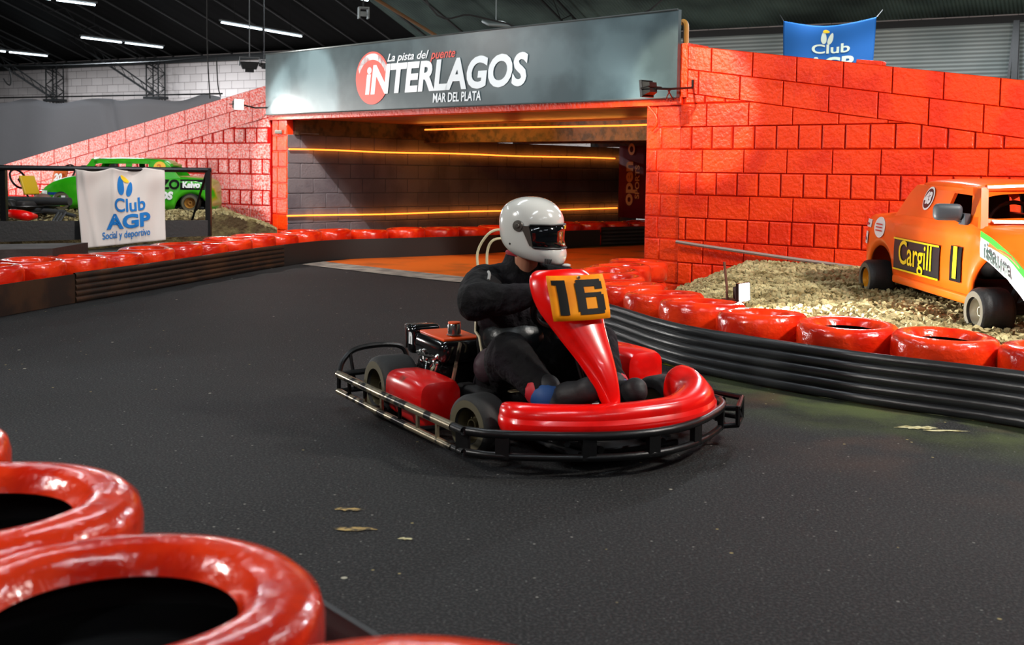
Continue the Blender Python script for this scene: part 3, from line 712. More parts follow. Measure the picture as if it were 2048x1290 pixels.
# right barrier: from the frame's right edge round to the right pillar
RB = [G(2260, 908), G(2048, 858), G(1698, 805), G(1418, 752), G(1312, 723), G(1227, 690), V((.52, 7.15, 0)), V((.42, 7.75, 0)), V((.50, 8.5, 0)), V((.78, 9.25, 0)), V((1.02, 9.75, 0))]
rb_s = [p.copy() for p in RB]
o, rpath = belt('barrier_belt', list(reversed(RB)), .245, 'ribbed black rubber belt facing the right barrier under the red tyres', BELT, ribs=5)
random.seed(5)
tp = resample(catmull([p for p in RB], 8), .01)
tp = offset(tp, -TR-.02); tp = resample(tp, .506)
seen = 0
for i, p in enumerate(tp):
    px_ = 1024+FPX*(p.x-TR*.9)/p.y
    if px_ > 2046: lab = 'red painted tyre of the right barrier beyond the right edge of the photo'
    else: lab = 'red painted tyre on the right barrier, %s counted from the right edge of the photo' % ORD[seen]; seen += 1
    put_tyre(p, .0, 'lower tyre hidden behind the ribbed belt of the right barrier', 'lower tyres of the right barrier')
    put_tyre(p+V((random.uniform(-.012, .012), random.uniform(-.012, .012), 0)), TH+.003, lab, 'red tyres of the right barrier')
# left barrier
LB = [G(-260, 690), G(-120, 660), G(0, 635), G(150, 607), G(300, 581), G(430, 557), G(548, 536), G(660, 521), G(800, 515), G(965, 508), G(1121, 496), G(1280, 489), G(1400, 484)]
lb_c = catmull(LB, 8)
def sub(path, a, b):
    out = [p for p in path if a <= p.x <= b]; return out
xs = [LB[0].x, LB[3].x, LB[6].x, LB[9].x+1.6, LB[-1].x]
belt('barrier_belt', sub(lb_c, -9, xs[1]+.12), .225, 'brown stained plain belt at the left edge of the left barrier', BELT_BROWN, ribs=0)
belt('barrier_belt', sub(lb_c, xs[1]-.02, xs[2]+.12), .235, 'ribbed dark belt along the middle of the left barrier', BELT_BROWN, ribs=5)
belt('barrier_belt', sub(lb_c, xs[2], xs[3]+.15), .235, 'plain dark belt of the left barrier running to the tunnel mouth', mat('plain_dark_belt', (30, 27, 25), .6, bump=.2), ribs=0)
belt('barrier_belt', sub(lb_c, xs[3], 99), .27, 'ribbed black belt inside the tunnel beside the right pillar', BELT, ribs=5)
tp = resample(offset(resample(lb_c, .01), TR+.02), .506)
random.seed(11); seen = 0
for i, p in enumerate(tp):
    px_ = 1024+FPX*(p.x+TR*.9)/p.y; pl_ = 1024+FPX*(p.x-TR)/p.y
    if px_ < 2: lab = 'red painted tyre of the left barrier beyond the left edge of the photo'
    elif pl_ > 1282: lab = 'red painted tyre in the tunnel hidden behind the right pillar'
    else: lab = 'red painted tyre on the left barrier, %s counted from the left edge of the photo' % ORD[seen]; seen += 1
    put_tyre(p, .0, 'lower tyre hidden behind the belt of the left barrier', 'lower tyres of the left barrier')
    put_tyre(p+V((random.uniform(-.012, .012), random.uniform(-.012, .012), 0)), TH+.003-(0 if i % 3 else .012), lab, 'red tyres of the left barrier')
# the near corner: stacks of three in front of the camera
random.seed(3)
FT = [(V((-.525, 1.420, 0)), 'nearest big red tyre, at the bottom left corner of the photo'), (V((-.915, 1.822, 0)), 'second big red tyre at the left edge, behind the nearest one'),
      (V((-.105, 1.058, 0)), 'big red tyre whose rim just shows at the bottom edge'), (V((-1.325, 2.21, 0)), 'big red tyre just touching the left edge above the other two')]
nt_ = low_ = None
for i, (p, lab) in enumerate(FT):
    for k in range(3):
        if k == 2:
            if nt_ is None: o = nt_ = tyre_mesh(.28, .172, 96).build('painted_tyre', [RED_TYRE, TYRE_IN], world=False, angle=60)
            else: o = nt_.copy(); COL.objects.link(o)
        elif low_ is None:
            tm = tyre_mesh(.28, .172, 64); tm.mi = [0 if 3 <= (q % 20) <= 7 else 1 for q in range(len(tm.f))]      # only its tread is painted
            o = low_ = tm.build('painted_tyre', [RED_TYRE, TYRE_IN], world=False, angle=60)
        else: o = low_.copy(); COL.objects.link(o)
        o.location = (p.x+random.uniform(-.004, .004), p.y, k*.173); o.rotation_euler = (0, 0, random.uniform(0, 6))
        tag(o, lab if k == 2 else 'lower tyre of the near stacks, hidden under the top tyres', 'tyre', 'big red tyres in the near corner' if k == 2 else 'lower tyres of the near stacks')
NB = [V((-.34, 2.1, 0))+V((.17, -.15, 0)), V((-.02, 1.62, 0)), V((.14, 1.3, 0)), V((.4, .95, 0))]
belt('barrier_belt', [G(560, 1130, .30)*V((1, 1, 0)).x if False else V((G(600, 1178, .30).x, G(600, 1178, .30).y, 0)), V((G(660, 1218, .30).x, G(660, 1218, .30).y, 0)), V((G(760, 1280, .30).x, G(760, 1280, .30).y, 0)), V((G(860, 1350, .30).x, G(860, 1350, .30).y, 0))], .295, 'black belt edge glimpsed right of the nearest big red tyre', BELT, ribs=0)

# ------------------------------------------------------------------ gravel mounds
def mound(name, corners, zf, m, nx=60, ny=60):
    """corners a,b,c,d: near-left, near-right, far-right, far-left"""
    a, b, c, d = corners; rows = []
    for j in range(ny+1):
        v = j/ny; r = []
        for i in range(nx+1):
            u = i/nx; p = a.lerp(b, u).lerp(d.lerp(c, u), v); r.append(V((p.x, p.y, zf(p.x, p.y, u, v))))
        rows.append(r)
    mb = MB(); mb.ring(rows, closed_u=False)
    # skirt
    per = rows[0]+[r[-1] for r in rows[1:]]+list(reversed(rows[-1]))[1:]+[r[0] for r in reversed(rows)][1:-1]
    mb.ring([per, [V((p.x, p.y, 0)) for p in per]]); return mb, rows
def zgr(x, y, u, v):
    e = min(1, u*6); return (.27*e+.01+.06*v)*(1 if v > .04 else .75) + .022*noise.noise(V((x*1.3, y*1.3, 0))) + .012*noise.noise(V((x*9, y*9, 3))) - .03*(1-v)
def RBb(k): return offset(resample(catmull(RB, 8), .05), -2*TR-.05)[k]
rb_off = offset(resample(catmull(RB[:8], 8), .05), -2*TR-.06)
GA = V((.98, 7.7, 0)); GBn = rb_off[0]; 
# the near edge follows the backs of the tyres
near_edge = list(reversed(resample(rb_off, .05)))
ny = 46; cols = 90
rows = []
for j in range(ny+1):
    v = j/ny; r = []
    for i in range(cols+1):
        u = i/cols; pn = near_edge[int(u*(len(near_edge)-1))]; pf = RWp(.04+u*4.3, -.03, 0)
        p = pn.lerp(pf, v); r.append(V((p.x, p.y, zgr(p.x, p.y, u, v))))
    rows.append(r)
mb = MB(); mb.ring(rows, closed_u=False)
per = rows[0]+[r[-1] for r in rows[1:]]+list(reversed(rows[-1]))[1:]+[r[0] for r in reversed(rows)][1:-1]
mb.ring([per, [V((p.x, p.y, 0)) for p in per]])
def stones(mb, rows, n, rs, seed, m_i=1):
    random.seed(seed); mb.cur = m_i; ny = len(rows)-1; nx = len(rows[0])-1
    for _ in range(n):
        u = random.random()*nx*.999; v = random.random()*ny*.999; i, j = int(u), int(v)
        p = rows[j][i].lerp(rows[j][i+1], u-i).lerp(rows[j+1][i].lerp(rows[j+1][i+1], u-i), v-j)
        r = random.uniform(*rs)
        q = Matrix.Rotation(random.uniform(0, 6.28), 3, V((random.random(), random.random(), random.random()+.1)).normalized())
        sx, sy, sz = r*random.uniform(.8, 1.4), r*random.uniform(.7, 1.1), r*random.uniform(.5, .8)
        vs = [q @ V(d) for d in ((sx, 0, 0), (-sx, 0, 0), (0, sy, 0), (0, -sy, 0), (0, 0, sz), (0, 0, -sz), (sx*.7, sy*.6, sz*.5), (-sx*.6, sy*.7, sz*.5), (-sx*.7, -sy*.6, sz*.6), (sx*.6, -sy*.7, sz*.5))]
        mb.add([p+V((0, 0, r*.2))+k for k in vs], [(0, 6, 4), (0, 2, 6), (6, 2, 4), (2, 7, 4), (2, 1, 7), (7, 1, 4), (1, 8, 4), (1, 3, 8), (8, 3, 4), (3, 9, 4), (3, 0, 9), (9, 0, 4), (0, 5, 2), (2, 5, 1), (1, 5, 3), (3, 5, 0)])
stones(mb, rows, 13000, (.012, .028), 21)
mb.keepn = True
tag(mb.build('gravel_bed', [GRAVELM, STONEM], smooth=False), 'bed of pale beige gravel under the orange car beside the red wall', 'gravel', kind='stuff')
GZ = .30
# left mound
def zl(x, y, u, v): return .36+.2*min(1, max(0, (y-11.4)/1.3))*1.0+.03*noise.noise(V((x*1.5, y*1.5, 5)))+.012*noise.noise(V((x*7, y*7, 1)))-(.22*max(0, (u-.86)/.14))
lc = [WY(-260, 480, 10.2), WY(535, 480, 13.0), V((-3.25, 14.05, 0)), V((-8.4, 17.2, 0))]
lc = [V((-6.4, 10.75, 0)), V((-2.75, 12.85, 0)), V((-3.14, 14.05, 0)), V((-8.4, 17.2, 0))]
mb, rows = mound('x', lc, zl, DIRT, 60, 50); stones(mb, rows, 9000, (.012, .026), 8); mb.keepn = True
tag(mb.build('gravel_bed', [DIRT, STONEM], smooth=False), 'brown dirt and gravel bed under the green car and parked karts', 'gravel', kind='stuff')

# ------------------------------------------------------------------ small race cars
def racer(name, loc, rz, paint, label, ride, wheel_r, rims, decals, side=-1, mirror=True, blunt=False, qx=.12, scale=1., tilt=0., rs=0.):
    """local frame: x forward, y left, z up; body floor at z=ride"""
    t = empty(name, loc, rz, label, 'car', scale=scale); t.rotation_euler = (0, tilt, rz); z0 = ride; HW = .43
    # body side profile (x, z) from rear to front along the top, lower body
    RWX = -.83 if blunt else -.72
    def topz(x):
        pts = [(-1.08, .28), (-1.05, .36), (-.98, .385), (-.8, .40), (-.55, .415), (-.45, .43), (.42, .435), (.52, .42), (.70, .375), (.86, .31), (1.0, .22), (1.08, .10)]
        if blunt: pts = pts[:6]+[(.38, .43), (.5, .415), (.7, .385), (.86, .335), (.98, .26), (1.05, .16), (1.08, .08)]
        for (a, za), (b, zb) in zip(pts, pts[1:]):
            if x <= b: return za+(zb-za)*max(0, (x-a))/(b-a)
        return pts[-1][1]
    def hw(x):
        if x < -.85: return HW*(.86+.14*math.sin(PI/2*max(0, (x+1.08)/.23)))
        if x > .5: return HW*(1-(.34 if blunt else .14)*max(0, (x-.5)/.58)**2)
        return HW
    def arch(x, cx, r): 
        d = abs(x-cx); return math.sqrt(max(0, r*r-d*d)) if d < r else 0
    xs_ = [-1.08+2.16*i/80 for i in range(81)]; rings = []
    nb = 14
    for x in xs_:
        zt = topz(x); h = hw(x); a = max(arch(x, RWX, .20), 0 if blunt else arch(x, .76, .27)); zb = min(a*1.0, zt-.05)
        # half section: bottom edge outer -> belly line -> shoulder -> crown centre
        half = [(h*.96, zb), (h*.995, zb+(zt-zb)*.22), (h, zb+(zt-zb)*.5), (h*.985, zb+(zt-zb)*.78), (h*.95, zt-.02), (h*.88, zt-.002), (h*.6, zt+.010), (h*.3, zt+.016), (0, zt+.018)]
        full = [V((x, -y, z0+z)) for y, z in half] + [V((x, y, z0+z)) for y, z in reversed(half[:-1])]
        rings.append(full)
    mb = MB(); 
    for k in range(len(rings)-1):
        x = xs_[k]; a, b = rings[k], rings[k+1]
        for i in range(len(a)-1):
            inner = 6 <= i <= 9                      # cockpit hole between the screens
            if inner and -.42 < x < .40: continue
            mb.add([a[i], a[i+1], b[i+1], b[i]], [(0, 1, 2, 3)])
    mb.add(rings[0], [tuple(range(len(rings[0])))]); mb.add(rings[-1], [tuple(range(len(rings[-1])))])
    bm = bmesh.new(); vv = [bm.verts.new(p) for p in mb.v]
    for fc in mb.f:
        try: bm.faces.new([vv[i] for i in fc])
        except ValueError: pass
    bmesh.ops.remove_doubles(bm, verts=bm.verts, dist=.0006)
    mb2 = MB(); mb2.bm(bm); o = mb2.build('body', paint, t, world=False, angle=50); so = o.modifiers.new('s', 'SOLIDIFY'); so.thickness = .014; so.offset = -1
    # sill lip
    for sgn_ in (-1, 1): mb = MB(); mb.rbox((0.0, sgn_*HW*.97, z0+.02), (.98, .035, .05), .012); mb.build('sill', paint, t, world=False)
    # roof and pillars (cabin leans in)
    zr = z0+.625; zb = z0+.42
    R = [(-.42, .33), (-.2, .345), (.05, .345), (.22, .33)]
    def roof_ring(x, y, dz): 
        k = 12; return [V((x, y*math.cos(PI*i/k), zr-.03+dz*1.0+.045*math.sin(PI*i/k)**.6)) for i in range(k+1)]
    prof = [(-.56+rs, .28, -.060), (-.52+rs, .315, -.025), (-.44+rs, .335, -.006), (-.2, .350, .004), (.10, .350, .004), (.30, .342, -.002), (.37, .33, -.012), (.40, .315, -.028)]
    mb = MB(); top = [roof_ring(x, y, dz) for x, y, dz in prof]; bot = [[p+V((0, 0, -.03)) for p in r] for r in top]
    mb.ring(top, closed_u=False); mb.ring(bot, closed_u=False)
    mb.ring([top[0], bot[0]], closed_u=False); mb.ring([top[-1], bot[-1]], closed_u=False)
    for i in (0, -1): mb.ring([[r[i] for r in top], [r[i] for r in bot]], closed_u=False)
    mb.build('roof', paint, t, world=False, angle=50)
    for sg in (-1, 1):
        def q(x, z): 
            k = (z-zb)/(zr-zb); y = HW*.93+(.335-HW*.93)*k; return V((x, sg*y, z))
        n_ = V((0, -sg, .2))
        # quarter panel (solid, carries the number)
        mb = MB(); mb.poly([q(-.70+rs*1.3, zb-.03), q(qx-.03, zb-.03), q(qx, zr-.06), q(qx, zr-.02), q(-.50+rs, zr-.03), q(-.56+rs, zr-.08)], n_, .022); mb.build('quarter_panel', paint, t, world=False, smooth=False)
        # window frame strip under the roof and belt strip
        mb = MB(); mb.poly([q(qx-.02, zr-.055), q(.36, zr-.06), q(.36, zr-.015), q(qx-.02, zr-.015)], n_, .02)
        mb.poly([q(qx-.05, zb-.03), q(.52, zb-.03), q(.48, zb+.035), q(qx-.035, zb+.045)], n_, .02); mb.build('window_frame', paint, t, world=False, smooth=False)
        # door pillar and windscreen pillar
        if qx < 0: mb = MB(); mb.poly([q(-.10, zb), q(-.02, zb), q(-.03, zr-.03), q(-.10, zr-.03)], n_, .022); mb.build('door_pillar', paint, t, world=False, smooth=False)
        mb = MB(); mb.poly([q(.43, zb-.02), q(.545, zb-.02), q(.40, zr-.02), q(.31, zr-.02)], n_, .04); mb.build('windscreen_pillar', paint, t, world=False, smooth=False)
    # windscreen frame across
    mb = MB(); mb.tube([V((.39, -.31, zr-.02)), V((.405, 0, zr-.005)), V((.39, .31, zr-.02))], .020, 8); mb.tube([V((.50, -.38, zb+.01)), V((.56, 0, zb+.01)), V((.50, .38, zb+.01))], .018, 8); mb.build('windscreen_frame', paint, t, world=False)
    # rear screen frame
    mb = MB(); mb.tube([V((-.57+rs, -.28, zr-.07)), V((-.57+rs, .28, zr-.07))], .02, 6); mb.build('rear_frame', paint, t, world=False)
    # cockpit: seat, floor, roll cage
    mb = MB(); mb.rbox((-.1, 0, z0+.02), (1.75, HW*1.55, .03), .01); mb.build('floor_pan', DARK, t, world=False)
    mb = MB(); mb.rbox((-.28, 0, z0+.36), (.10, .36, .42), .045, Matrix.Rotation(-.2, 3, 'Y')); mb.rbox((-.08, 0, z0+.13), (.36, .34, .10), .04); mb.build('seat', DARK, t, world=False)
    mb = MB()
    mb.tube(catmull([(-.36, -.33, z0+.05), (-.36, -.30, z0+.5), (-.34, -.2, zr-.05), (-.34, .2, zr-.05), (-.36, .30, z0+.5), (-.36, .33, z0+.05)], 5), .016, 8); mb.build('roll_bar', BLACK_METAL, t, world=False)
    mb = MB(); mb.tube([V((.10+.02*math.cos(a), .13*math.cos(a), z0+.40+.12*math.sin(a))) for a in [2*PI*k/20 for k in range(20)]], .012, 6, closed=True); mb.tube([(.11, 0, z0+.4), (.4, 0, z0+.25)], .01, 6); mb.build('steering_wheel', BLACK_METAL, t, world=False)
    # suspension and axle
    mb = MB()
    for ax in (RWX, .74):
        mb.tube([(ax, -.40, wheel_r), (ax, .40, wheel_r)], .018, 8)
        for sg in (-1, 1): mb.tube([(ax-.12, sg*.15, z0+.05), (ax, sg*.36, wheel_r)], .012, 6); mb.tube([(ax+.12, sg*.15, z0+.08), (ax, sg*.36, wheel_r+.02)], .012, 6); mb.tube([(ax, sg*.25, z0+.22), (ax, sg*.34, wheel_r)], .022, 8)
    mb.rbox((.74, 0, z0+.12), (.30, .36, .18), .03); mb.tube([(-.72, 0, wheel_r), (.74, 0, wheel_r)], .02, 6); mb.build('running_gear', DARK, t, world=False)
    for ax, ww, rr, rim_m in ((RWX, .16, wheel_r*.96, rims[0]), (.74, .17, wheel_r, rims[1])):
        for sg in (-1, 1):
            M = Matrix.Translation((ax, sg*(HW+.005-(.10 if blunt and ax > 0 else 0)), rr)) @ Matrix.Rotation(-sg*PI/2, 4, 'X') @ Matrix.Rotation(0, 4, 'Z')
            wheel(t, M, rr, ww, rim_m)
    if mirror:
        mb = MB(); mb.rbox((.36, side*.50, zb+.055), (.06, .15, .09), .028, Matrix.Rotation(side*.25, 3, 'Z')); mb.box((.38, side*.415, zb+.02), (.07, .03, .06)); mb.tube([(.37, side*.40, zb+.0), (.36, side*.47, zb+.03)], .016, 6); mb.build('wing_mirror', mat('mirror_shell', (58, 66, 72), .5), t, world=False)
    def SD(x, z, off=.004):                 # a point of the printed side
        hh = hw(x); zt = topz(x); k = z/zt
        y = hh*(.96+.035*min(1, k/.22)) if k < .22 else hh*(.995+.005*(k-.22)/.28) if k < .5 else hh*(1-.015*(k-.5)/.28) if k < .78 else hh*(.985-.035*(k-.78)/.22)
        return V((x, side*(y+off), z0+z))
    decals(t, SD, side, z0, zb, zr, HW)
    return t
def wheel(t, M, R, w_, rim_m, tyre_m=None):
    """M puts the wheel's own z axis along its axle, +z outwards"""
    mb = MB(); h = w_/2
    mb.lathe([(R*.55, -h*.8), (R*.62, -h), (R*.84, -h*1.0), (R*.95, -h*.86), (R, -h*.6), (R, h*.6), (R*.95, h*.86), (R*.84, h), (R*.62, h), (R*.55, h*.8), (R*.53, h*.5), (R*.53, -h*.5)], M, 32, closed=True)
    ty = mb.build('tyre', tyre_m or BLACK_RUBBER, t, world=False)
    mb = MB(); mb.lathe([(R*.60, h*1.0), (R*.70, h*1.012), (R*.83, h*1.008), (R*.83, h*.98), (R*.60, h*.97)], M, 32, closed=True); tag(mb.build('side_ring', mat('dusty_sidewall', (88, 82, 62), .7), ty, world=False), 'dusty tan ring on the tyre sidewall')
    mb = MB(); mb.lathe([(.001, h*.25), (R*.14, h*.25), (R*.16, h*.62), (R*.2, h*.62), (R*.22, h*.2), (R*.42, h*.1), (R*.47, h*.5), (R*.55, h*.84), (R*.57, h*.8), (R*.55, -h*.8), (.001, -h*.8)], M, 28); 
    for k in range(5):
        a = 2*PI*k/5; mb.sphere(M @ V((R*.3*math.cos(a), R*.3*math.sin(a), h*.2)), R*.045, u=8, w_=5)
    tag(mb.build('rim', rim_m, ty, world=False))
    return ty
def panel(mb, SD, x0, x1, z0, z1, n=6):
    rows = [[SD(x0+(x1-x0)*i/n, z0+(z1-z0)*j/8) for i in range(n+1)] for j in range(9)]; mb.ring(rows, closed_u=False)
def put_text(mb, txt, SD, xc, zc, size, flip, bold=0., shear=0., xs=1., rot=0.):
    k = -1 if flip else 1; c, s = math.cos(rot), math.sin(rot)
    mb.text(txt, size, lambda x, y: SD(xc+k*(x*c-y*s), zc+x*s+y*c), bold=bold, shear=shear, xs=xs)
def text_sub(mb, txt, size, fn, bold=0., xs=1., step=.02):
    """letters cut finely enough to follow a curved panel"""
    tmp = MB(); tmp.text(txt, size, lambda x, y: V((x, y, 0)), bold=bold, xs=xs)
    bm = bmesh.new(); vv = [bm.verts.new(p) for p in tmp.v]
    for fc in tmp.f:
        try: bm.faces.new([vv[i] for i in fc])
        except ValueError: pass
    bmesh.ops.triangulate(bm, faces=bm.faces)
    for _ in range(3): bmesh.ops.subdivide_edges(bm, edges=[e for e in bm.edges if e.calc_length() > step], cuts=1, use_grid_fill=False)
    bmesh.ops.triangulate(bm, faces=bm.faces)
    for v in bm.verts: v.co = fn(v.co.x, v.co.y)
    mb.bm(bm)
def SDT(x):
    pts = [(.42, .435), (.52, .42), (.70, .375), (.86, .31), (1.0, .22), (1.08, .10)]
    for (a, za), (b, zb) in zip(pts, pts[1:]):
        if x <= b: return za+(zb-za)*max(0, (x-a))/(b-a)
    return .1
def orange_decals(t, SD, side, z0, zb, zr, HW):
    # the right side of the car faces the camera: front is on the right of the reader
    S2 = lambda x, z: SD(x, z, .008); S3 = lambda x, z: SD(x, z, .014)
    mb = MB(); panel(mb, S2, -.47, .15, .08, .275, 8); o = mb.build('door_sticker', mat('sticker_black', (30, 34, 38), .35), t, world=False); tag(o, 'black and yellow sticker on the door')
    mb = MB(); put_text(mb, 'Cargill', S3, -.16, .185, .20, False, bold=.002, xs=.88, rot=0); 
    for z in (.08, .265): panel(mb, S3, -.47, .15, z, z+.010, 8)
    mb.build('sticker_lettering', mat('sticker_yellow', (244, 214, 20), .4), t, world=False, smooth=False)
    mb = MB(); panel(mb, S2, .28, .41, .10, .29, 2); mb.build('number_sticker', BLACKPAINT, t, world=False)
    mb = MB(); put_text(mb, '1', S3, .345, .195, .22, False, bold=.012); mb.build('number_lettering', MATS['sticker_yellow'], t, world=False, smooth=False)
    for xc, zc, wx, wz, nm in ((-.945, .33, .085, .026, 'small_sticker'), (-.97, .235, .06, .040, 'small_sticker')):
        mb = MB(); panel(mb, S2, xc-wx, xc+wx, zc-wz, zc+wz, 3); mb.build(nm, WHITEPAINT, t, world=False)
        mb = MB(); panel(mb, S3, xc-wx*.7, xc+wx*.5, zc-wz*.45, zc+wz*.1, 3); mb.build('sticker_print', mat('sticker_red', (206, 50, 50), .5), t, world=False)
    mb = MB(); 
    mb.poly([S2(-.72+.085*math.cos(2*PI*k/24), .315+.066*math.sin(2*PI*k/24)) for k in range(24)], V((0, side, 0)), .001); mb.build('round_sticker', WHITEPAINT, t, world=False, smooth=False)
    mb = MB()
    for dz in (-.02, .0, .02): panel(mb, S3, -.77, -.67, .315+dz-.004, .315+dz+.004, 3)
    mb.build('sticker_print', mat('print_red', (206, 60, 50), .5), t, world=False)
    # number disc on the quarter panel
    def Q(x, z, off=.004):
        k = (z-zb)/(zr-zb); y = HW*.93+(.335-HW*.93)*k; return V((x, side*(y+off+.002), z))
    for r, m, off in ((.062, WHITEPAINT, .004), (.052, mat('disc_maroon', (70, 16, 16), .4), .006)):
        mb = MB(); mb.poly([Q(-.16+r*math.cos(2*PI*k/28), zb+.105+r*1.1*math.sin(2*PI*k/28), off) for k in range(28)], V((0, side, 0)), .001); mb.build('number_disc', m, t, world=False, smooth=False)
    mb = MB(); mb.text('43', .085, lambda x, y: Q(-.16+x, zb+.105+y, .009), bold=.006); mb.build('disc_lettering', WHITEPAINT, t, world=False, smooth=False)
    # white band with green edge on the front wing
    mb = MB(); panel(mb, S2, .44, .86, .0, .0, 2) if False else None
    def FW(u, v, off=.010):                  # u along the wing, v across
        x = .58+.40*u+.03*v; zt = SDT(x); return SD(x, max(.02, zt-.015-v*.12), off)
    rows = [[FW(i/8, j/5) for i in range(9)] for j in range(6)]; mb = MB(); mb.ring(rows, closed_u=False); mb.build('wing_sticker', WHITEPAINT, t, world=False)
    rows = [[FW(i/8, -.02+.24*j, .013) for i in range(9)] for j in range(2)]; mb = MB(); mb.ring(rows, closed_u=False); mb.build('wing_stripe', mat('sticker_green', (50, 190, 30), .4), t, world=False)
    mb = MB(); text_sub(mb, 'isaura', .105, lambda x, y: FW(.42+x/.44, .62-y/.13, .020), bold=.003, xs=1.0); mb.build('wing_lettering', mat('sticker_dkgreen', (16, 60, 50), .4), t, world=False, smooth=False)
    mb = MB(); mb.poly([V((.525, -.34, zb+.018)), V((.585, 0, zb+.024)), V((.525, .34, zb+.018)), V((.55, .34, zb+.008)), V((.61, 0, zb+.014)), V((.55, -.34, zb+.008))], (0, 0, 1), .006); mb.build('white_strip', WHITEPAINT, t, world=False, smooth=False)
orz = math.atan2(-1, .06)
racer('race_car', (3.02, 6.77, .240), orz, ORANGE, 'small orange race car with yellow lettering parked on the gravel', .125, .122, (GOLD, mat('silver_rim', (190, 186, 170), .35, metal=.7)), orange_decals, side=-1, qx=.12, scale=1.08, tilt=.022, rs=.11)
def green_decals(t, SD, side, z0, zb, zr, HW):
    S3 = lambda x, z: SD(x, z, .014)
    mb = MB(); put_text(mb, 'IOZZO', S3, -.44, .31, .16, True, bold=.006); mb.build('side_lettering', BLACKPAINT, t, world=False, smooth=False)
    mb = MB(); put_text(mb, 'INTERLAGOS', S3, -.23, .17, .125, True, bold=.008, shear=.2); mb.build('side_name', WHITEPAINT, t, world=False, smooth=False); mb = MB(); put_text(mb, 'Fr', S3, .70, .115, .1, True, bold=.008); mb.build('nose_lettering', WHITEPAINT, t, world=False, smooth=False)
    mb = MB(); put_text(mb, 'AGOS', S3, -.33, .15, .0001, True); 
    mb = MB(); panel(mb, lambda x, z: SD(x, z, .005), -1.0, -.70, .25, .38, 4); mb.build('rear_sticker', BLACKPAINT, t, world=False)
    mb = MB(); put_text(mb, 'Kelvo', S3, -.835, .31, .10, True, bold=.006, xs=.9); mb.build('rear_lettering', WHITEPAINT, t, world=False, smooth=False)
    mb = MB(); panel(mb, lambda x, z: SD(x, z, .005), .80, .92, .17, .20, 3); mb.build('nose_sticker', mat('nose_blue', (20, 60, 140), .4), t, world=False)
    mb = MB(); panel(mb, lambda x, z: SD(x, z, .005), .93, 1.0, .17, .22, 3); mb.build('nose_sticker', WHITEPAINT, t, world=False)
    def Q(x, z, off=.004):
        k = (z-zb)/(zr-zb); y = HW*.93+(.335-HW*.93)*k; return V((x, side*(y+off+.002), z))
    mb = MB(); mb.poly([Q(-.44+.075*math.cos(2*PI*k/20), zb+.105+.075*math.sin(2*PI*k/20)) for k in range(20)], V((0, side, 0)), .001); mb.poly([Q(-.49, zb-.02), Q(-.38, zb-.02), Q(-.38, zb+.06), Q(-.49, zb+.06)], V((0, side, 0)), .001)
    mb.build('shell_sticker', mat('sticker_gold', (232, 180, 50), .5), t, world=False, smooth=False)
    mb = MB(); mb.text('2', .11, lambda x, y: Q(-.435-x, zb+.10+y, .009), bold=.004); mb.build('shell_lettering', mat('sticker_orange', (214, 110, 30), .5), t, world=False, smooth=False)
racer('race_car', (-4.56, 13.15, .545), PI+.10, GREEN, 'small green race car parked on gravel behind the white banner', .035, .125, (mat('gold_rim_dull', (160, 116, 50), .5),)*2, green_decals, side=1, mirror=False, blunt=True, qx=-.30, scale=.93)

# ------------------------------------------------------------------ go kart number 16
KO = V((.1446, 4.533, 0)); KA = math.radians(-60.0)
kart = empty('go_kart', KO, KA, 'red go kart number 16 with black tube bumper, driven across the track', 'go kart')
def kp(px, py, z):                       # photo point at a height, in the kart's own frame
    return PM[kart.name].inverted() @ G(px, py, z)
def kb(mb, name, m, parent=None, **kw): return mb.build(name, m, parent or kart, world=False, **kw)
right = [(-.80, -.60), (-.3, -.605), (.36, -.60), (.42, -.585), (.53, -.50), (.69, -.24), (.745, 0)]
out = right+[(x, -y) for x, y in reversed(right[:-1])]
def rail(z, k=1.):
    pts = []
    for i, (x, y) in enumerate(out): pts.append(V((x*k, y, z)))
    return catmull(pts, 3)
RZ = .152
mb = MB(); mb.tube(rail(RZ), .0165, 10); kb(mb, 'bumper_rail', BLACK_METAL)
mb = MB(); mb.tube(rail(.075), .0135, 10); kb(mb, 'bumper_rail', BLACK_METAL)
# bare worn stretch of the near side
mb = MB(); mb.tube([V((-.80, -.602, RZ)), V((-.3, -.607, RZ)), V((.34, -.602, RZ))], .0172, 10); tag(kb(mb, 'rail_sleeve', WORN_STEEL), 'bare worn steel stretch of the upper rail')
mb = MB(); mb.tube([V((-.80, -.602, .075)), V((-.3, -.607, .075)), V((.34, -.602, .075))], .0142, 10); tag(kb(mb, 'rail_sleeve', WORN_STEEL), 'bare worn steel stretch of the lower rail')
for x in (-.66, -.48, -.30, -.12, .05, .22):
    for s_ in (-1, 1):
        mb = MB(); mb.tube([V((x, s_*.604, .075)), V((x, s_*.606, RZ))], .009, 6); kb(mb, 'rail_peg', WORN_STEEL if s_ < 0 else BLACK_METAL)
for x, y in ((.40, .59), (.53, .50), (.69, .24), (.745, 0)):
    for s_ in ((-1, 1) if y else (1,)):
        mb = MB(); mb.box((x, s_*y, .113), (.022, .05, .09), Matrix.Rotation(math.atan2(s_*y, x), 3, 'Z')); kb(mb, 'rail_peg', BLACK_METAL)
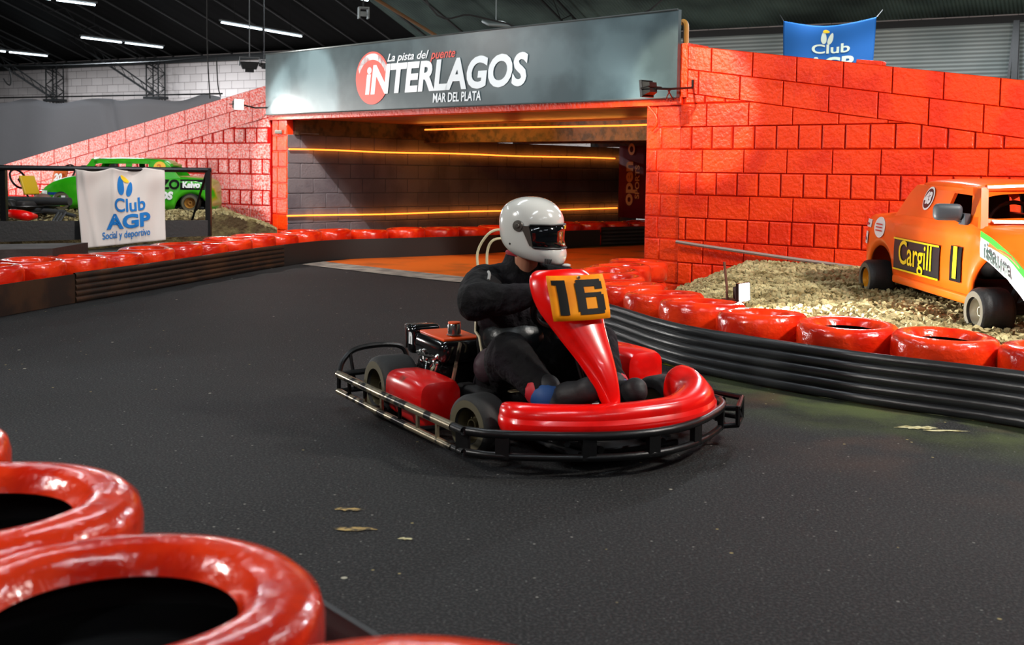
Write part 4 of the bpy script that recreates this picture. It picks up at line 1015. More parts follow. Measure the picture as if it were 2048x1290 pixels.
# outriggers holding the bumper and the chassis
mb = MB()
for s_ in (-1, 1):
    mb.tube(catmull([V((-.62, s_*.22, .07)), V((-.2, s_*.30, .06)), V((.1, s_*.27, .06)), V((.45, s_*.16, .06)), V((.62, s_*.14, .075))], 5), .015, 8)
    for x in (-.40, .02): mb.tube([V((x, s_*.26, .06)), V((x, s_*.60, .075))], .011, 6)
    mb.tube([V((.40, s_*.2, .07)), V((.64, s_*.30, .12))], .012, 6)
for x in (-.55, -.1, .3, .6): mb.tube([V((x, -.22, .06)), V((x, .22, .06))], .013, 8)
kb(mb, 'chassis', BLACK_METAL)
mb = MB(); mb.rbox((.20, 0, .045), (.75, .44, .012), .004); kb(mb, 'floor_tray', DARK)
# corner guard frame at the far front corner and rear hoops
for s_ in (-1, 1):
    mb = MB(); mb.tube(catmull([V((-.80, s_*.60, RZ)), V((-.835, s_*.57, .20)), V((-.845, s_*.52, .245)), V((-.85, s_*.44, .262)), V((-.85, s_*.32, .262)), V((-.85, s_*.255, .235)), V((-.84, s_*.24, .15))], 5), .0125, 8)
    mb.tube([V((-.80, s_*.60, RZ)), V((-.80, s_*.60, .075))], .010, 6); mb.tube([V((-.842, s_*.53, .24)), V((-.80, s_*.52, .08))], .009, 6); kb(mb, 'rear_hoop', BLACK_METAL)
mb = MB(); mb.tube([V((-.80, -.60, RZ)), V((-.84, -.3, RZ)), V((-.85, 0, RZ)), V((-.84, .3, RZ)), V((-.80, .60, RZ))], .014, 8); mb.tube([V((-.80, -.60, .075)), V((-.84, 0, .075)), V((-.80, .60, .075))], .012, 8); kb(mb, 'rear_bumper', BLACK_METAL)
mb = MB()
mb.tube([V((.10, .60, RZ+.01)), V((.47, .66, RZ+.015)), V((.57, .55, RZ)), V((.52, .50, RZ))], .0125, 8); mb.tube([V((.2, .60, .075)), V((.47, .66, .085)), V((.57, .55, .085)), V((.52, .50, .075))], .011, 8)
for p in ((.47, .66), (.57, .55)): mb.tube([V((p[0], p[1], .085)), V((p[0], p[1], RZ+.01))], .010, 6)
mb.tube([V((.47, .66, .085)), V((.57, .55, RZ))], .008, 6); kb(mb, 'corner_guard', BLACK_METAL)
# wheels
SIDE = mat('tyre_side_dusty', (30, 30, 29), .7, bump=.2, bscale=60)
for x, y, R_, w_, st in ((.225, -.43, .118, .125, .22), (.225, .43, .118, .125, .22), (-.50, -.47, .138, .17, 0), (-.50, .47, .138, .17, 0)):
    sg = -1 if y < 0 else 1
    M = Matrix.Translation((x, y, R_+.002)) @ Matrix.Rotation(st, 4, 'Z') @ Matrix.Rotation(-sg*PI/2, 4, 'X')
    wheel(kart, M, R_, w_, mat('kart_rim', (96, 88, 66), .35, metal=.7), SIDE)
mb = MB(); mb.tube([V((-.50, -.42, .14)), V((-.50, .42, .14))], .014, 10); mb.tube([V((.22, -.40, .13)), V((.22, -.22, .08)), V((.22, .22, .08)), V((.22, .40, .13))], .013, 8)
mb.tube([V((.12, -.38, .12)), V((.14, 0, .12)), V((.12, .38, .12))], .008, 6); kb(mb, 'axle', BLACK_METAL)
# side pods: tall rounded tanks
def pod(s_):
    prof = [(-.34, .05, .05, .55), (-.335, .08, .03, .85), (-.31, .095, .018, .96), (-.20, .100, .014, 1.04), (-.08, .100, .01, 1.06), (-.01, .098, .008, 1.04), (.02, .088, .012, .98), (.03, .06, .03, .75)]
    rings = []
    for x, hy, ins, hz in prof:
        r = []
        for k in range(24):
            a = 2*PI*k/24; cx, sx = math.cos(a), math.sin(a); e = .50
            r.append(V((x, s_*.445+hy*math.copysign(abs(cx)**e, cx)*(1-.12*(sx < 0)), .175+.095*hz*math.copysign(abs(sx)**e, sx)+(x+.2)*-.02)))
        rings.append(r)
    mb = MB(); mb.ring(rings, True, True); o = kb(mb, 'side_pod', mat('pod_red_scuffed', (212, 10, 8), .28, rgb2=(92, 62, 48), nscale=9, thr=(.62, .70), coat=.5) if s_ < 0 else KART_RED)
    return o
for s_ in (-1, 1):
    o = pod(s_); o.location = (-.065 if s_ < 0 else .06, s_*.015, -.028 if s_ < 0 else .045)
# nose fairing: sweeps round the front
def nose():
    path = [V((.30, -.43, 0)), V((.42, -.405, 0)), V((.53, -.30, 0)), V((.605, -.15, 0)), V((.625, 0, 0)), V((.605, .15, 0)), V((.55, .30, 0)), V((.45, .42, 0)), V((.30, .475, 0)), V((.18, .46, 0))]
    path = [V((.37, -.40, 0)), V((.48, -.37, 0)), V((.57, -.24, 0)), V((.62, -.1, 0)), V((.63, .06, 0)), V((.61, .2, 0)), V((.55, .33, 0)), V((.46, .42, 0)), V((.34, .46, 0)), V((.26, .455, 0))]
    pts = catmull(path, 5); n = len(pts); rings = []
    for i, p in enumerate(pts):
        t = (pts[min(i+1, n-1)]-pts[max(i-1, 0)]).normalized(); nn = V((t.y, -t.x, 0)); u = i/(n-1)
        e = min(1, .5+6*u) if u < .1 else min(1, .35+(1-u)*7)
        k = e; w_ = (.085 + .03*max(0, (u-.7)/.3))*k; zt = .245+.055*max(0, min(1, (u-.55)/.3))
        lip = .012*math.sin(PI*min(1, u*1.2))
        # section outward: front face with a crease, rounded top
        sec = [(w_*.75, .115), (w_*.95, .15), (w_*.98, .185), (w_*.80, .195), (w_*.86, .215), (w_*.6, .245), (w_*.2, zt), (-w_*.3, zt-.003), (-w_*.75, zt-.03), (-w_*.9, zt-.07), (-w_*.9, .14), (-w_*.5, .115)]
        cz = .19
        rings.append([p+nn*a+V((0, 0, cz+(z-cz)*(.55+.45*k))) for a, z in sec])
    mb = MB(); mb.ring(rings, True, True); o = kb(mb, 'nose_fairing', KART_RED, angle=60)
    sb = o.modifiers.new('sub', 'SUBSURF'); sb.levels = 1; sb.render_levels = 1
nose()
mb = MB(); mb.tube([V((.47, -.36, .19)), V((.64, .06, .185)), V((.50, .42, .19))], .004, 4) if False else None
# steering fairing: tall red panel sweeping up from the nose to the number plate
def fairing():
    st = [ # x, yc, halfwidth, z, bulge
        (.590, -.060, .034, .225, .01), (.580, -.062, .042, .26, .016), (.555, -.070, .058, .32, .026), (.52, -.082, .078, .385, .034), (.480, -.098, .100, .445, .040), (.445, -.114, .122, .51, .042),
        (.425, -.126, .142, .555, .038), (.400, -.134, .152, .61, .034), (.378, -.138, .150, .665, .030), (.362, -.140, .138, .698, .028), (.348, -.140, .10, .718, .02)]
    rings = []; m = 14
    for x, yc, hw_, z, bl in st:
        r = []
        for k in range(m+1):
            u = -1+2*k/m; r.append(V((x+bl*(1-abs(u)**2.2)-.045*abs(u)**6, yc+hw_*u, z-.006*u*u)))
        rings.append(r)
    mb = MB(); mb.ring(rings, closed_u=False); o = kb(mb, 'front_panel', KART_RED, angle=80)
    so = o.modifiers.new('s', 'SOLIDIFY'); so.thickness = .010; sb = o.modifiers.new('sub', 'SUBSURF'); sb.levels = 1; sb.render_levels = 1
    return o
fp = fairing()
def NP(u, v, off=0.):                     # number plate surface, u right-to-left of kart, v up, both metres
    x = .425-(v)*.42; return V((x+.034*(1-min(1, abs(u/.15))**2.2)*.9+.012+off, -.136+u+.06*min(0, v), .618+v))
mb = MB(); rows = []
for j in range(7):
    v = -.082+.160*j/6; r = []
    for i in range(13):
        u = -1+2*i/12; hw_ = .128-.0*v; r.append(NP(u*hw_*(1-.02*(j in (0, 6))), v, .006-(0 if j not in (0, 6) else .002)))
    rows.append(r)
mb.ring(rows, closed_u=False); pl = kb(mb, 'number_plate', YELLOW, fp, angle=80); pl.modifiers.new('s', 'SOLIDIFY').thickness = .006
def digit(mb, rects, ox, sx, sy):
    for x0, y0, x1, y1 in rects:
        n = 4; rows = []
        for j in range(n+1):
            rows.append([NP(ox+sx*(x0+(x1-x0)*i/n), sy*(y0+(y1-y0)*j/n), .0085) for i in range(n+1)])
        mb.ring(rows, closed_u=False)
mb = MB()
digit(mb, [(0, -1, .42, 1), (-.18, .72, 0, 1)], -.100, .088, .062)
digit(mb, [(.0, -.82, .30, .82), (.06, .70, .94, 1), (.18, .60, .9, .72), (.12, -.02, .92, .24), (.06, -1, .94, -.68), (.70, -.82, 1.0, .10), (.70, .42, 1.0, .86)], -.026, .130, .062)
kb(mb, 'plate_number', BLACKPAINT, pl, smooth=False)
mb = MB(); mb.lathe([(.001, .004), (.006, .004), (.007, 0)], Matrix.Translation(NP(.0, .070, .006)) @ Matrix.Rotation(PI/2, 4, 'Y'), 10); kb(mb, 'plate_screw', WORN_STEEL, pl)
# steering wheel and column
mb = MB(); SWM = Matrix.Translation((.225, -.04, .565)) @ Matrix.Rotation(math.radians(-52), 4, 'Y')
mb.tube([SWM @ V((.135*math.cos(2*PI*k/32), .15*math.sin(2*PI*k/32), 0)) for k in range(32)], .014, 8, closed=True)
for a in (0, PI/2, PI, -PI/2): mb.tube([SWM @ V((0, 0, -.01)), SWM @ V((.13*math.cos(a), .145*math.sin(a), 0))], .009, 6)
kb(mb, 'steering_wheel', BLACK_METAL)
mb = MB(); mb.tube([V((.245, -.01, .555)), V((.46, 0, .12))], .012, 8); mb.tube([V((.37, -.14, .56)), V((.40, -.10, .35)), V((.5, -.06, .08))], .009, 6); mb.tube([V((.37, -.04, .56)), V((.40, -.02, .35)), V((.5, .04, .08))], .009, 6); kb(mb, 'steering_column', BLACK_METAL)
# pedals
for s_ in (-1, 1):
    mb = MB(); mb.tube([V((.50, s_*.15, .06)), V((.47, s_*.15, .20)), V((.47, s_*.10, .20))], .008, 6); kb(mb, 'pedal', BLACK_METAL)
# seat: shell with a cream edge
def seat():
    st = [(.06, .15, .100), (.0, .17, .085), (-.12, .185, .075), (-.24, .19, .085), (-.31, .20, .16), (-.35, .205, .28), (-.375, .21, .40), (-.39, .20, .48), (-.395, .13, .60), (-.395, .10, .66)]
    rings = []
    for x, h, z in st:
        r = []
        for k in range(13):
            u = -1+2*k/12; w_ = abs(u)**3
            r.append(V((x+.13*w_*(z > .12)+.02*w_, h*u, z+.10*w_*(z < .3))))
        rings.append(r)
    mb = MB(); mb.ring(rings, closed_u=False); o = kb(mb, 'seat', mat('seat_shell', (24, 24, 25), .4), angle=80); o.modifiers.new('s', 'SOLIDIFY').thickness = .008
    mb = MB()
    edge_ = [r[0] for r in rings]+rings[-1][1:-1]+[r[-1] for r in reversed(rings)]
    mb.tube(edge_, .0065, 6); kb(mb, 'seat_edge', CREAM, o)
    mb = MB(); mb.tube(catmull([V((-.385, -.11, .62)), V((-.42, -.10, .72)), V((-.40, -.06, .80)), V((-.395, .0, .82)), V((-.40, .06, .80)), V((-.42, .10, .72)), V((-.385, .11, .62))], 4), .006, 6); mb.tube(catmull([V((-.37, -.075, .62)), V((-.395, -.065, .72)), V((-.385, -.04, .775)), V((-.385, .04, .775)), V((-.395, .065, .72)), V((-.37, .075, .62))], 4), .006, 6)
    kb(mb, 'head_loop', CREAM)
seat()
# engine on the kart's right, behind the side pod
EX, EY = -.475, -.235
mb = MB(); mb.rbox((EX+.06, EY, .18), (.26, .20, .16), .02)
for k in range(6): mb.box((EX+.10, EY-.10, .13+k*.022), (.20, .03, .008))
mb.lathe([(.001, .03), (.03, .03), (.05, .01), (.05, -.02), (.001, -.02)], Matrix.Translation((EX+.05, EY-.12, .17)) @ Matrix.Rotation(PI/2, 4, 'X'), 20)
eng = kb(mb, 'engine', mat('engine_black', (20, 20, 21), .35, metal=.3, bump=.2, bscale=50))
mb = MB(); mb.rbox((EX+.08, EY-.01, .312), (.29, .22, .105), .035, Matrix.Rotation(.04, 3, 'Y'), 4); kb(mb, 'fuel_tank', mat('gloss_black', (14, 14, 15), .15, coat=.6), eng)
mb = MB(); mb.rbox((EX+.08, EY-.01, .366), (.24, .18, .014), .006, Matrix.Rotation(.04, 3, 'Y')); tag(kb(mb, 'tank_top', mat('tank_orange', (232, 78, 14), .35), eng), 'orange top of the black tank')
mb = MB(); mb.lathe([(.001, .045), (.026, .045), (.029, .038), (.029, .0), (.034, -.002), (.001, -.002)], Matrix.Translation((EX+.14, EY-.02, .378)), 20); kb(mb, 'filler_neck', CHROME, eng)
mb = MB(); mb.lathe([(.001, .052), (.027, .052), (.028, .046), (.001, .045)], Matrix.Translation((EX+.14, EY-.02, .378)), 20); tag(kb(mb, 'filler_cap', MATS['tank_orange'], eng), 'orange fuel cap')
mb = MB(); mb.rbox((EX-.12, EY-.04, .325), (.07, .15, .13), .025); mb.tube([V((EX-.12, EY-.04, .3)), V((EX-.06, EY-.05, .25)), V((EX, EY-.05, .22))], .022, 8); kb(mb, 'air_cleaner', MATS['gloss_black'], eng)
mb = MB(); mb.rbox((EX-.159, EY-.06, .335), (.012, .11, .11), .004); kb(mb, 'air_cleaner_cover', CHROME, eng)
mb = MB(); mb.text('n', .09, lambda x, y: V((EX-.095+x*.8, EY-.118, .34+y)), bold=.006); kb(mb, 'cleaner_lettering', WHITEPAINT, eng, smooth=False)
mb = MB()
random.seed(2)
for k in range(10): 
    p = V((EX-.10+random.uniform(0, .3), EY-.12, random.uniform(.22, .30))); mb.sphere(p, .011, u=8, w_=5); mb.tube([p, p+V((random.uniform(-.05, .05), -.012, random.uniform(-.06, .02)))], .004, 5)
mb.tube([V((EX+.0, EY-.13, .29)), V((EX+.10, EY-.135, .285)), V((EX+.2, EY-.12, .29))], .006, 6); kb(mb, 'carburettor_links', CHROME, eng)
mb = MB(); mb.tube(catmull([V((EX+.16, EY-.10, .26)), V((EX+.165, EY-.14, .23)), V((EX+.15, EY-.13, .15)), V((EX+.12, EY-.10, .09))], 5), .007, 6); mb.tube([V((EX+.26, EY-.05, .36)), V((EX+.27, EY-.09, .2)), V((EX+.27, EY-.1, .08))], .009, 6); kb(mb, 'frame_bracket', WORN_STEEL, eng)
# mechanical clutter between engine and front axle
mb = MB(); mb.rbox((-.16, -.24, .13), (.24, .08, .10), .02); kb(mb, 'exhaust_box', DARK); mb = MB(); mb.rbox((EX+.1, .26, .15), (.2, .14, .16), .02); kb(mb, 'battery_box', DARK)

# ------------------------------------------------------------------ the driver
person = empty('person', KO, KA, 'driver in black racing suit and white full-face helmet, gripping the wheel of the kart', 'person')
def pb(mb, name, m, parent=None, **kw): return mb.build(name, m, parent or person, world=False, **kw)
def remesh(o, vox, it=6, fac=.5):
    r = o.modifiers.new('remesh', 'REMESH'); r.mode = 'VOXEL'; r.voxel_size = vox; r.use_smooth_shade = True
    s = o.modifiers.new('smooth', 'SMOOTH'); s.factor = fac; s.iterations = it
J = dict(pel=V((-.24, 0, .17)), ches=V((-.21, -.01, .44)), nek=V((-.165, -.02, .66)), hed=V((-.095, -.03, .80)),
         shR=V((-.175, -.20, .60)), elR=V((.025, -.340, .560)), haR=V((.215, -.175, .60)),
         shL=V((-.13, .13, .60)), elL=V((.04, .17, .44)), haL=V((.22, .085, .575)),
         hiR=V((-.20, -.10, .17)), knR=V((.07, -.21, .345)), anR=V((.325, -.17, .20)), toR=V((.485, -.11, .275)),
         hiL=V((-.20, .10, .17)), knL=V((.09, .19, .355)), anL=V((.34, .13, .19)), toL=V((.47, .115, .25)))
# body: one continuous surface under the clothes (head, neck, trunk, limbs, hands with fingers)
HELD = Matrix.Translation((0, 0, 0))
def hand(mb, wrist, tip, sg, grow=0.):
    """palm and five fingers curled round the wheel rim"""
    d = (tip-wrist).normalized(); up = V((0, 0, 1)); sd = d.cross(up).normalized()*sg; nrm = sd.cross(d)*sg
    palm = wrist+d*.045
    mb.capsule(wrist, palm, .027+grow, .036+grow, 12, .62); mb.capsule(palm-sd*.012, palm+sd*.018+d*.01, .026+grow, .026+grow, 10, .8)
    for i, (off, ln) in enumerate(((.030, .9), (.010, 1.), (-.011, .95), (-.031, .78))):
        a = palm+d*.028+V((0, 0, 1))*off; r = .0088+grow
        b = a+(d*.034-sd*.004)*ln; c = b+(d*.006-sd*.028)*ln; e = c+(-d*.022-sd*.008)*ln
        mb.capsule(a, b, r*1.1, r, 8); mb.capsule(b, c, r, r*.93, 8); mb.capsule(c, e, r*.93, r*.82, 8)
    a = palm-d*.012+V((0, 0, .026)); b = a+d*.03+V((0, 0, .022))-sd*.008; c = b+d*.012-sd*.024
    mb.capsule(a, b, .013+grow, .011+grow, 8); mb.capsule(b, c, .011+grow, .0092+grow, 8)
mb = MB()
mb.capsule(J['pel'], J['ches'], .115, .12, 16); mb.capsule(J['ches'], J['nek']-V((0, 0, .05)), .12, .07, 16); mb.capsule(J['nek']-V((0, 0, .05)), J['hed'], .055, .055)
for s in 'RL':
    mb.capsule(J['nek']-V((0, 0, .06)), J['sh'+s], .05, .05); mb.capsule(J['sh'+s], J['el'+s], .05, .038); mb.capsule(J['el'+s], J['ha'+s], .037, .026)
    mb.capsule(J['hi'+s], J['kn'+s], .075, .05); mb.capsule(J['kn'+s], J['an'+s], .05, .034); mb.capsule(J['an'+s], J['to'+s], .034, .028)
    hand(mb, J['ha'+s], J['ha'+s]+(J['ha'+s]-J['el'+s]), 1 if s == 'R' else -1)
HF = V((.80, .60, 0)).normalized(); HS = V((-HF.y, HF.x, 0)); HU = V((0, 0, 1))       # where the face looks, kart frame
def HP(x, y, z): return J['hed'] + HF*x + HS*y + HU*z
mb.sphere(HP(.0, 0, .02), (.092, .075, .11), Matrix((HF, HS, HU)).transposed()); mb.sphere(HP(.055, 0, -.03), (.045, .05, .055), Matrix((HF, HS, HU)).transposed())
mb.capsule(HP(.09, 0, .02), HP(.105, 0, -.005), .012, .015, 8)
for sg in (-1, 1): mb.sphere(HP(0, sg*.078, .005), (.018, .012, .03), Matrix((HF, HS, HU)).transposed()); mb.sphere(HP(.083, sg*.032, .025), .014, u=8, w_=6)
body = pb(mb, 'body', SKIN); remesh(body, .0055, 3, .4)
# racing suit
mb = MB()
TM = Matrix((V((1, 0, 0)), V((0, 1, 0)), V((.1, 0, 1)))).transposed()
mb.sphere(J['pel']+V((.01, 0, .02)), (.16, .20, .15), u=24, w_=16); mb.sphere(V((-.19, -.01, .34)), (.150, .195, .18), u=24, w_=16); mb.sphere(V((-.185, -.01, .50)), (.145, .215, .16), u=24, w_=16)
mb.capsule(V((-.185, -.13, .60)), V((-.145, .13, .61)), .088, .088); mb.capsule(V((-.18, -.01, .58)), J['nek']+V((.0, 0, .055)), .10, .072)
for s in 'RL':
    sh, el, ha = J['sh'+s], J['el'+s], J['ha'+s]
    mb.capsule(sh, el, .092, .080); mb.capsule(el, ha-(ha-el).normalized()*.03, .080, .048)
    mb.sphere(sh+V((-.005, 0, .0)), .088)
    hi, kn, an = J['hi'+s], J['kn'+s], J['an'+s]
    mb.capsule(hi, kn, .115, .094); mb.capsule(kn, an-(an-kn).normalized()*.05, .092, .066)
    for t_ in (.25, .45, .62, .8): mb.sphere(kn.lerp(an, t_)+V((0, .0, -.01)), .068-.012*t_+.006*math.sin(t_*40), u=12, w_=8)
    for t_ in (.3, .55, .8): mb.sphere(sh.lerp(el, t_)+V((0, 0, -.012)), .082-.012*t_, u=12, w_=8)
suit = pb(mb, 'racing_suit', SUIT); remesh(suit, .009, 5, .5)
tx = bpy.data.textures.new('cloth_folds', 'CLOUDS'); tx.noise_scale = .09; tx.noise_depth = 2
dm = suit.modifiers.new('folds', 'DISPLACE'); dm.texture = tx; dm.strength = .030; dm.mid_level = .5
# maroon thigh panel, grey chest panel, light strip over the shoulder: sewn panels as shells on the suit
mb = MB(); mb.sphere(J['hiR'].lerp(J['knR'], .55)+V((-.015, -.062, .014)), (.095, .066, .074), Matrix.Rotation(-.5, 3, 'Y')); pb(mb, 'thigh_panel', mat('maroon_panel', (52, 32, 40), .7, bump=.4, bscale=20), suit)
mb = MB(); mb.sphere(V((-.155, -.055, .375)), (.125, .150, .105), Matrix.Rotation(.15, 3, 'Y'), 24, 16); pb(mb, 'waist_panel', LEATHER, suit)
mb = MB()
mb.tube(catmull([V((-.06, -.235, .655)), V((-.035, -.255, .672)), V((-.0, -.27, .665)), V((.02, -.285, .645))], 4), .006, 6); pb(mb, 'sleeve_piping', mat('grey_piping', (140, 140, 138), .5), suit)
mb = MB(); pts = [J['nek']+V((.01, 0, .065))+V((.066*math.cos(2*PI*k/24), .070*math.sin(2*PI*k/24), .012*math.cos(2*PI*k/24+2))) for k in range(24)]; mb.tube(pts, .010, 6, closed=True); tag(pb(mb, 'collar', mat('red_collar', (150, 30, 40), .7), suit), 'dark red collar edge')
# gloves and shoes
for s in 'RL':
    mb = MB(); hand(mb, J['ha'+s], J['ha'+s]+(J['ha'+s]-J['el'+s]), 1 if s == 'R' else -1, .004); mb.capsule(J['ha'+s]-(J['ha'+s]-J['el'+s]).normalized()*.05, J['ha'+s], .042, .034); o = pb(mb, 'glove', mat('black_glove', (18, 18, 19), .6, bump=.2)); remesh(o, .0045, 3, .4)
    an, to = J['an'+s], J['to'+s]
    mb = MB(); mb.capsule(an+V((-.03, 0, -.035)), to, .056, .050, 14, .9); mb.capsule(an+V((-.01, 0, -.02)), an+V((-.03, 0, .05)), .050, .052); mb.capsule(an.lerp(to, .45), to+V((.01, 0, -.01)), .056, .045, 14); o = pb(mb, 'shoe', mat('black_shoe', (26, 26, 28), .6, bump=.2)); remesh(o, .007, 4)
    for c_, o_, m_ in (('sock_band', .062, mat('cuff_red', (190, 20, 36), .6)), ('sock_band', .025, mat('cuff_blue', (20, 70, 130), .6))):
        d = (J['kn'+s]-an).normalized(); mb = MB(); mb.capsule(an+d*o_, an+d*(o_+.012), .068, .068); pb(mb, c_, m_, suit)
# helmet
def helmet():
    sl_ = [ # z, back x, front x, half width, squareness
        (-.142, -.060, .135, .085, 2.2), (-.130, -.085, .150, .100, 2.3), (-.105, -.108, .158, .115, 2.4), (-.080, -.122, .158, .121, 2.4), (-.060, -.130, .150, .124, 2.3),
        (-.030, -.138, .140, .127, 2.2), (.000, -.143, .142, .129, 2.2), (.030, -.146, .144, .130, 2.2), (.055, -.146, .144, .129, 2.2), (.080, -.141, .134, .124, 2.2), (.105, -.127, .116, .113, 2.2), (.125, -.103, .091, .094, 2.2), (.140, -.068, .056, .065, 2.1), (.147, -.03, .02, .03, 2.)]
    n = 56
    def P(i, a, out_=0.):
        z, xb, xf, hw_, e = sl_[i]; xb *= .94; xf *= .93; hw_ *= .96; c, s = math.cos(a), math.sin(a); cx = (xb+xf)/2; rx_ = (xf-xb)/2
        x = cx+(rx_+out_)*math.copysign(abs(c)**(2/e), c); y = (hw_+out_)*math.copysign(abs(s)**(2/e), s)
        dz = 0
        if z < -.02: dz = (-(z+.02)/.122)*(.5*(.15-x))*.42        # lower rim rises towards the nape
        return HP(x+.012, y, z+.028+dz)
    mb = MB(); vs = []
    for i in range(len(sl_)): vs += [P(i, 2*PI*k/n) for k in range(n)]
    fs = []
    def opening(i, k):                                   # eye port between slices 5 and 8
        a = 2*PI*(k+.5)/n; a = a-2*PI if a > PI else a
        return 4 <= i <= 6 and abs(a) < 1.30
    for i in range(len(sl_)-1):
        for k in range(n):
            if not opening(i, k): fs.append((i*n+k, i*n+(k+1) % n, (i+1)*n+(k+1) % n, (i+1)*n+k))
    fs.append(tuple((len(sl_)-1)*n+k for k in range(n)))
    mb.add(vs, fs); o = pb(mb, 'helmet', HELMET, angle=80)
    so = o.modifiers.new('s', 'SOLIDIFY'); so.thickness = .016; so.offset = -1
    sb = o.modifiers.new('sub', 'SUBSURF'); sb.levels = 2; sb.render_levels = 2
    rows = [[P(i, 1.30*k/10, .0045) for k in range(-10, 11)] for i in (4, 5, 6, 7)]
    rows[0] = [p+V((0, 0, -.004)) for p in rows[0]]; rows[-1] = [p+V((0, 0, .004)) for p in rows[-1]]
    mb = MB(); mb.ring(rows, closed_u=False); v_ = pb(mb, 'visor', VISOR, o, angle=80); v_.modifiers.new('s', 'SOLIDIFY').thickness = .003
    mb = MB(); mb.tube(rows[0], .0035, 6); mb.tube(rows[-1], .0035, 6); pb(mb, 'visor_seal', mat('seal_black', (18, 18, 18), .5), o)
    for sg in (-1, 1):
        c = P(7, sg*1.62, .003); M = Matrix.Translation(c) @ V((HS*sg)).to_track_quat('Z', 'Y').to_matrix().to_4x4()
        mb = MB(); mb.lathe([(.001, .011), (.008, .011), (.010, .008), (.010, .006), (.021, .005), (.023, 0), (.001, -.002)], M, 24); pb(mb, 'visor_pivot', mat('pivot_grey', (92, 88, 82), .35, metal=.5), o)
        mb = MB(); tri = [P(7, sg*1.55, .003), P(7, sg*1.32, .004), P(4, sg*1.30, .004), P(4, sg*1.38, .003)]; mb.poly(tri, HS*sg, .003); pb(mb, 'visor_arm', MATS['pivot_grey'], o, smooth=False)
        mb = MB()
        for k in range(4):
            a = sg*(.72+.085*k); p = P(2, a, .001); q = P(1, a+sg*.05, .001); mb.tube([p.lerp(q, .2), p.lerp(q, 1.2)], .0028, 6)
        pb(mb, 'chin_vent', mat('vent_grey', (96, 98, 98), .5), o)
        mb = MB(); mb.sphere(P(4, sg*2.0, .0005), .0045, u=8, w_=6); pb(mb, 'strap_stud', MATS['seal_black'], o)
    mb = MB(); rr = [[P(i, a, .007) for a in (.08, .22, .36)] for i in (6, 7)]; rr[0] = [p.lerp(q, .5) for p, q in zip(rr[0], rr[1])]; mb.ring(rr, closed_u=False); tag(pb(mb, 'visor_sticker', mat('visor_yellow', (236, 180, 20), .4), o), 'small yellow visor sticker')
    mb = MB(); mb.sphere(HP(.172, -.01, -.105), (.012, .02, .008)); pb(mb, 'chin_stud', HELMET, o)
helmet()

# ------------------------------------------------------------------ floodlights
def flood_lamp(name, loc, aim, size, label, arm_pts, lit=True, energy=0, spot=80, color=(1, .97, .92)):
    t = empty(name, loc, 0, label, 'floodlight'); d = (V(aim)-V(loc)).normalized(); q = d.to_track_quat('Z', 'Y').to_matrix(); L = V(loc)
    W_, H_, D_ = size
    f1 = [L+q @ V((x*W_/2, y*H_/2, 0)) for x, y in ((-1, -1), (1, -1), (1, 1), (-1, 1))]; f0 = [L+q @ V((x*W_*.33, y*H_*.33, -D_)) for x, y in ((-1, -1), (1, -1), (1, 1), (-1, 1))]
    mb = MB(); mb.ring([f0, f1], True); mb.add(f0, [(0, 1, 2, 3)])
    fr = [L+q @ V((x*W_*.56, y*H_*.56, .004)) for x, y in ((-1, -1), (1, -1), (1, 1), (-1, 1))]; mb.ring([f1, fr], True)
    fr2 = [p-d*.02 for p in fr]; mb.ring([fr, fr2], True); mb.ring([fr2, [p-d*.021 for p in f1]], True)
    for k in range(5): mb.box(L-d*(D_*.55)+q @ V(((k-2)*W_*.12, 0, 0)), (W_*.02, H_*.75, D_*.5), q)
    mb.build('housing', BLACK_METAL, t, smooth=False)
    g = [p+d*.001 for p in f1]; mb = MB(); mb.add(g, [(0, 1, 2, 3)]); mb.poly(g, d, .003); mb.build('lens', FLOOD if lit else mat('unlit_lens', (70, 70, 70), .1), t, smooth=False)
    if arm_pts:
        mb = MB(); mb.tube(arm_pts, .011, 6); mb.tube([L+q @ V((-W_*.6, 0, -.02)), L+q @ V((-W_*.6, 0, -D_*1.2)), L+q @ V((W_*.6, 0, -D_*1.2)), L+q @ V((W_*.6, 0, -.02))], .006, 6); mb.build('arm', BLACK_METAL, t)
    if energy: light('SPOT', name+'_light', L+d*.03, aim, energy, color, .05, spot=spot, blend=1.)
    return t
l1 = B(.0, -.55, 0)+LW*.62; l1 = WY(478, 209, 13.88)
arm_end = B(.05, -.05, 1.84)
flood_lamp('floodlight', l1, l1+BD*1.0+BQ*.05+V((0, 0, -.05)), (.13, .12, .08), 'lit floodlight on an arm in front of the left red wall', [l1+V((.02, .09, 0)), l1.lerp(arm_end, .5)+V((0, .05, -.02)), arm_end, arm_end+V((0, 0, -.06))], True, 75, 150)
l2 = SG(1292, 178, -.42)
arm2 = RWp(.12, -.02, 1.83)
flood_lamp('floodlight', l2, l2-BD*2+V((0, 0, -.25))+BQ*.35, (.13, .13, .09), 'black floodlight on an arm at the right end of the sign', [l2+BD*.10, SG(1340, 178, -.30), arm2, arm2+V((0, 0, .07))], True, 60, 120)
mb = MB(); mb.tube([SG(1340, 180, -.3), SG(1331, 200, -.1)], .006, 5); mb.tube([SG(1336, 180, -.3), SG(1347, 200, -.1)], .006, 5)
tag(mb.build('lamp_stay', BLACK_METAL), 'forked black stay bracing the arm of the right floodlight', 'bracket')
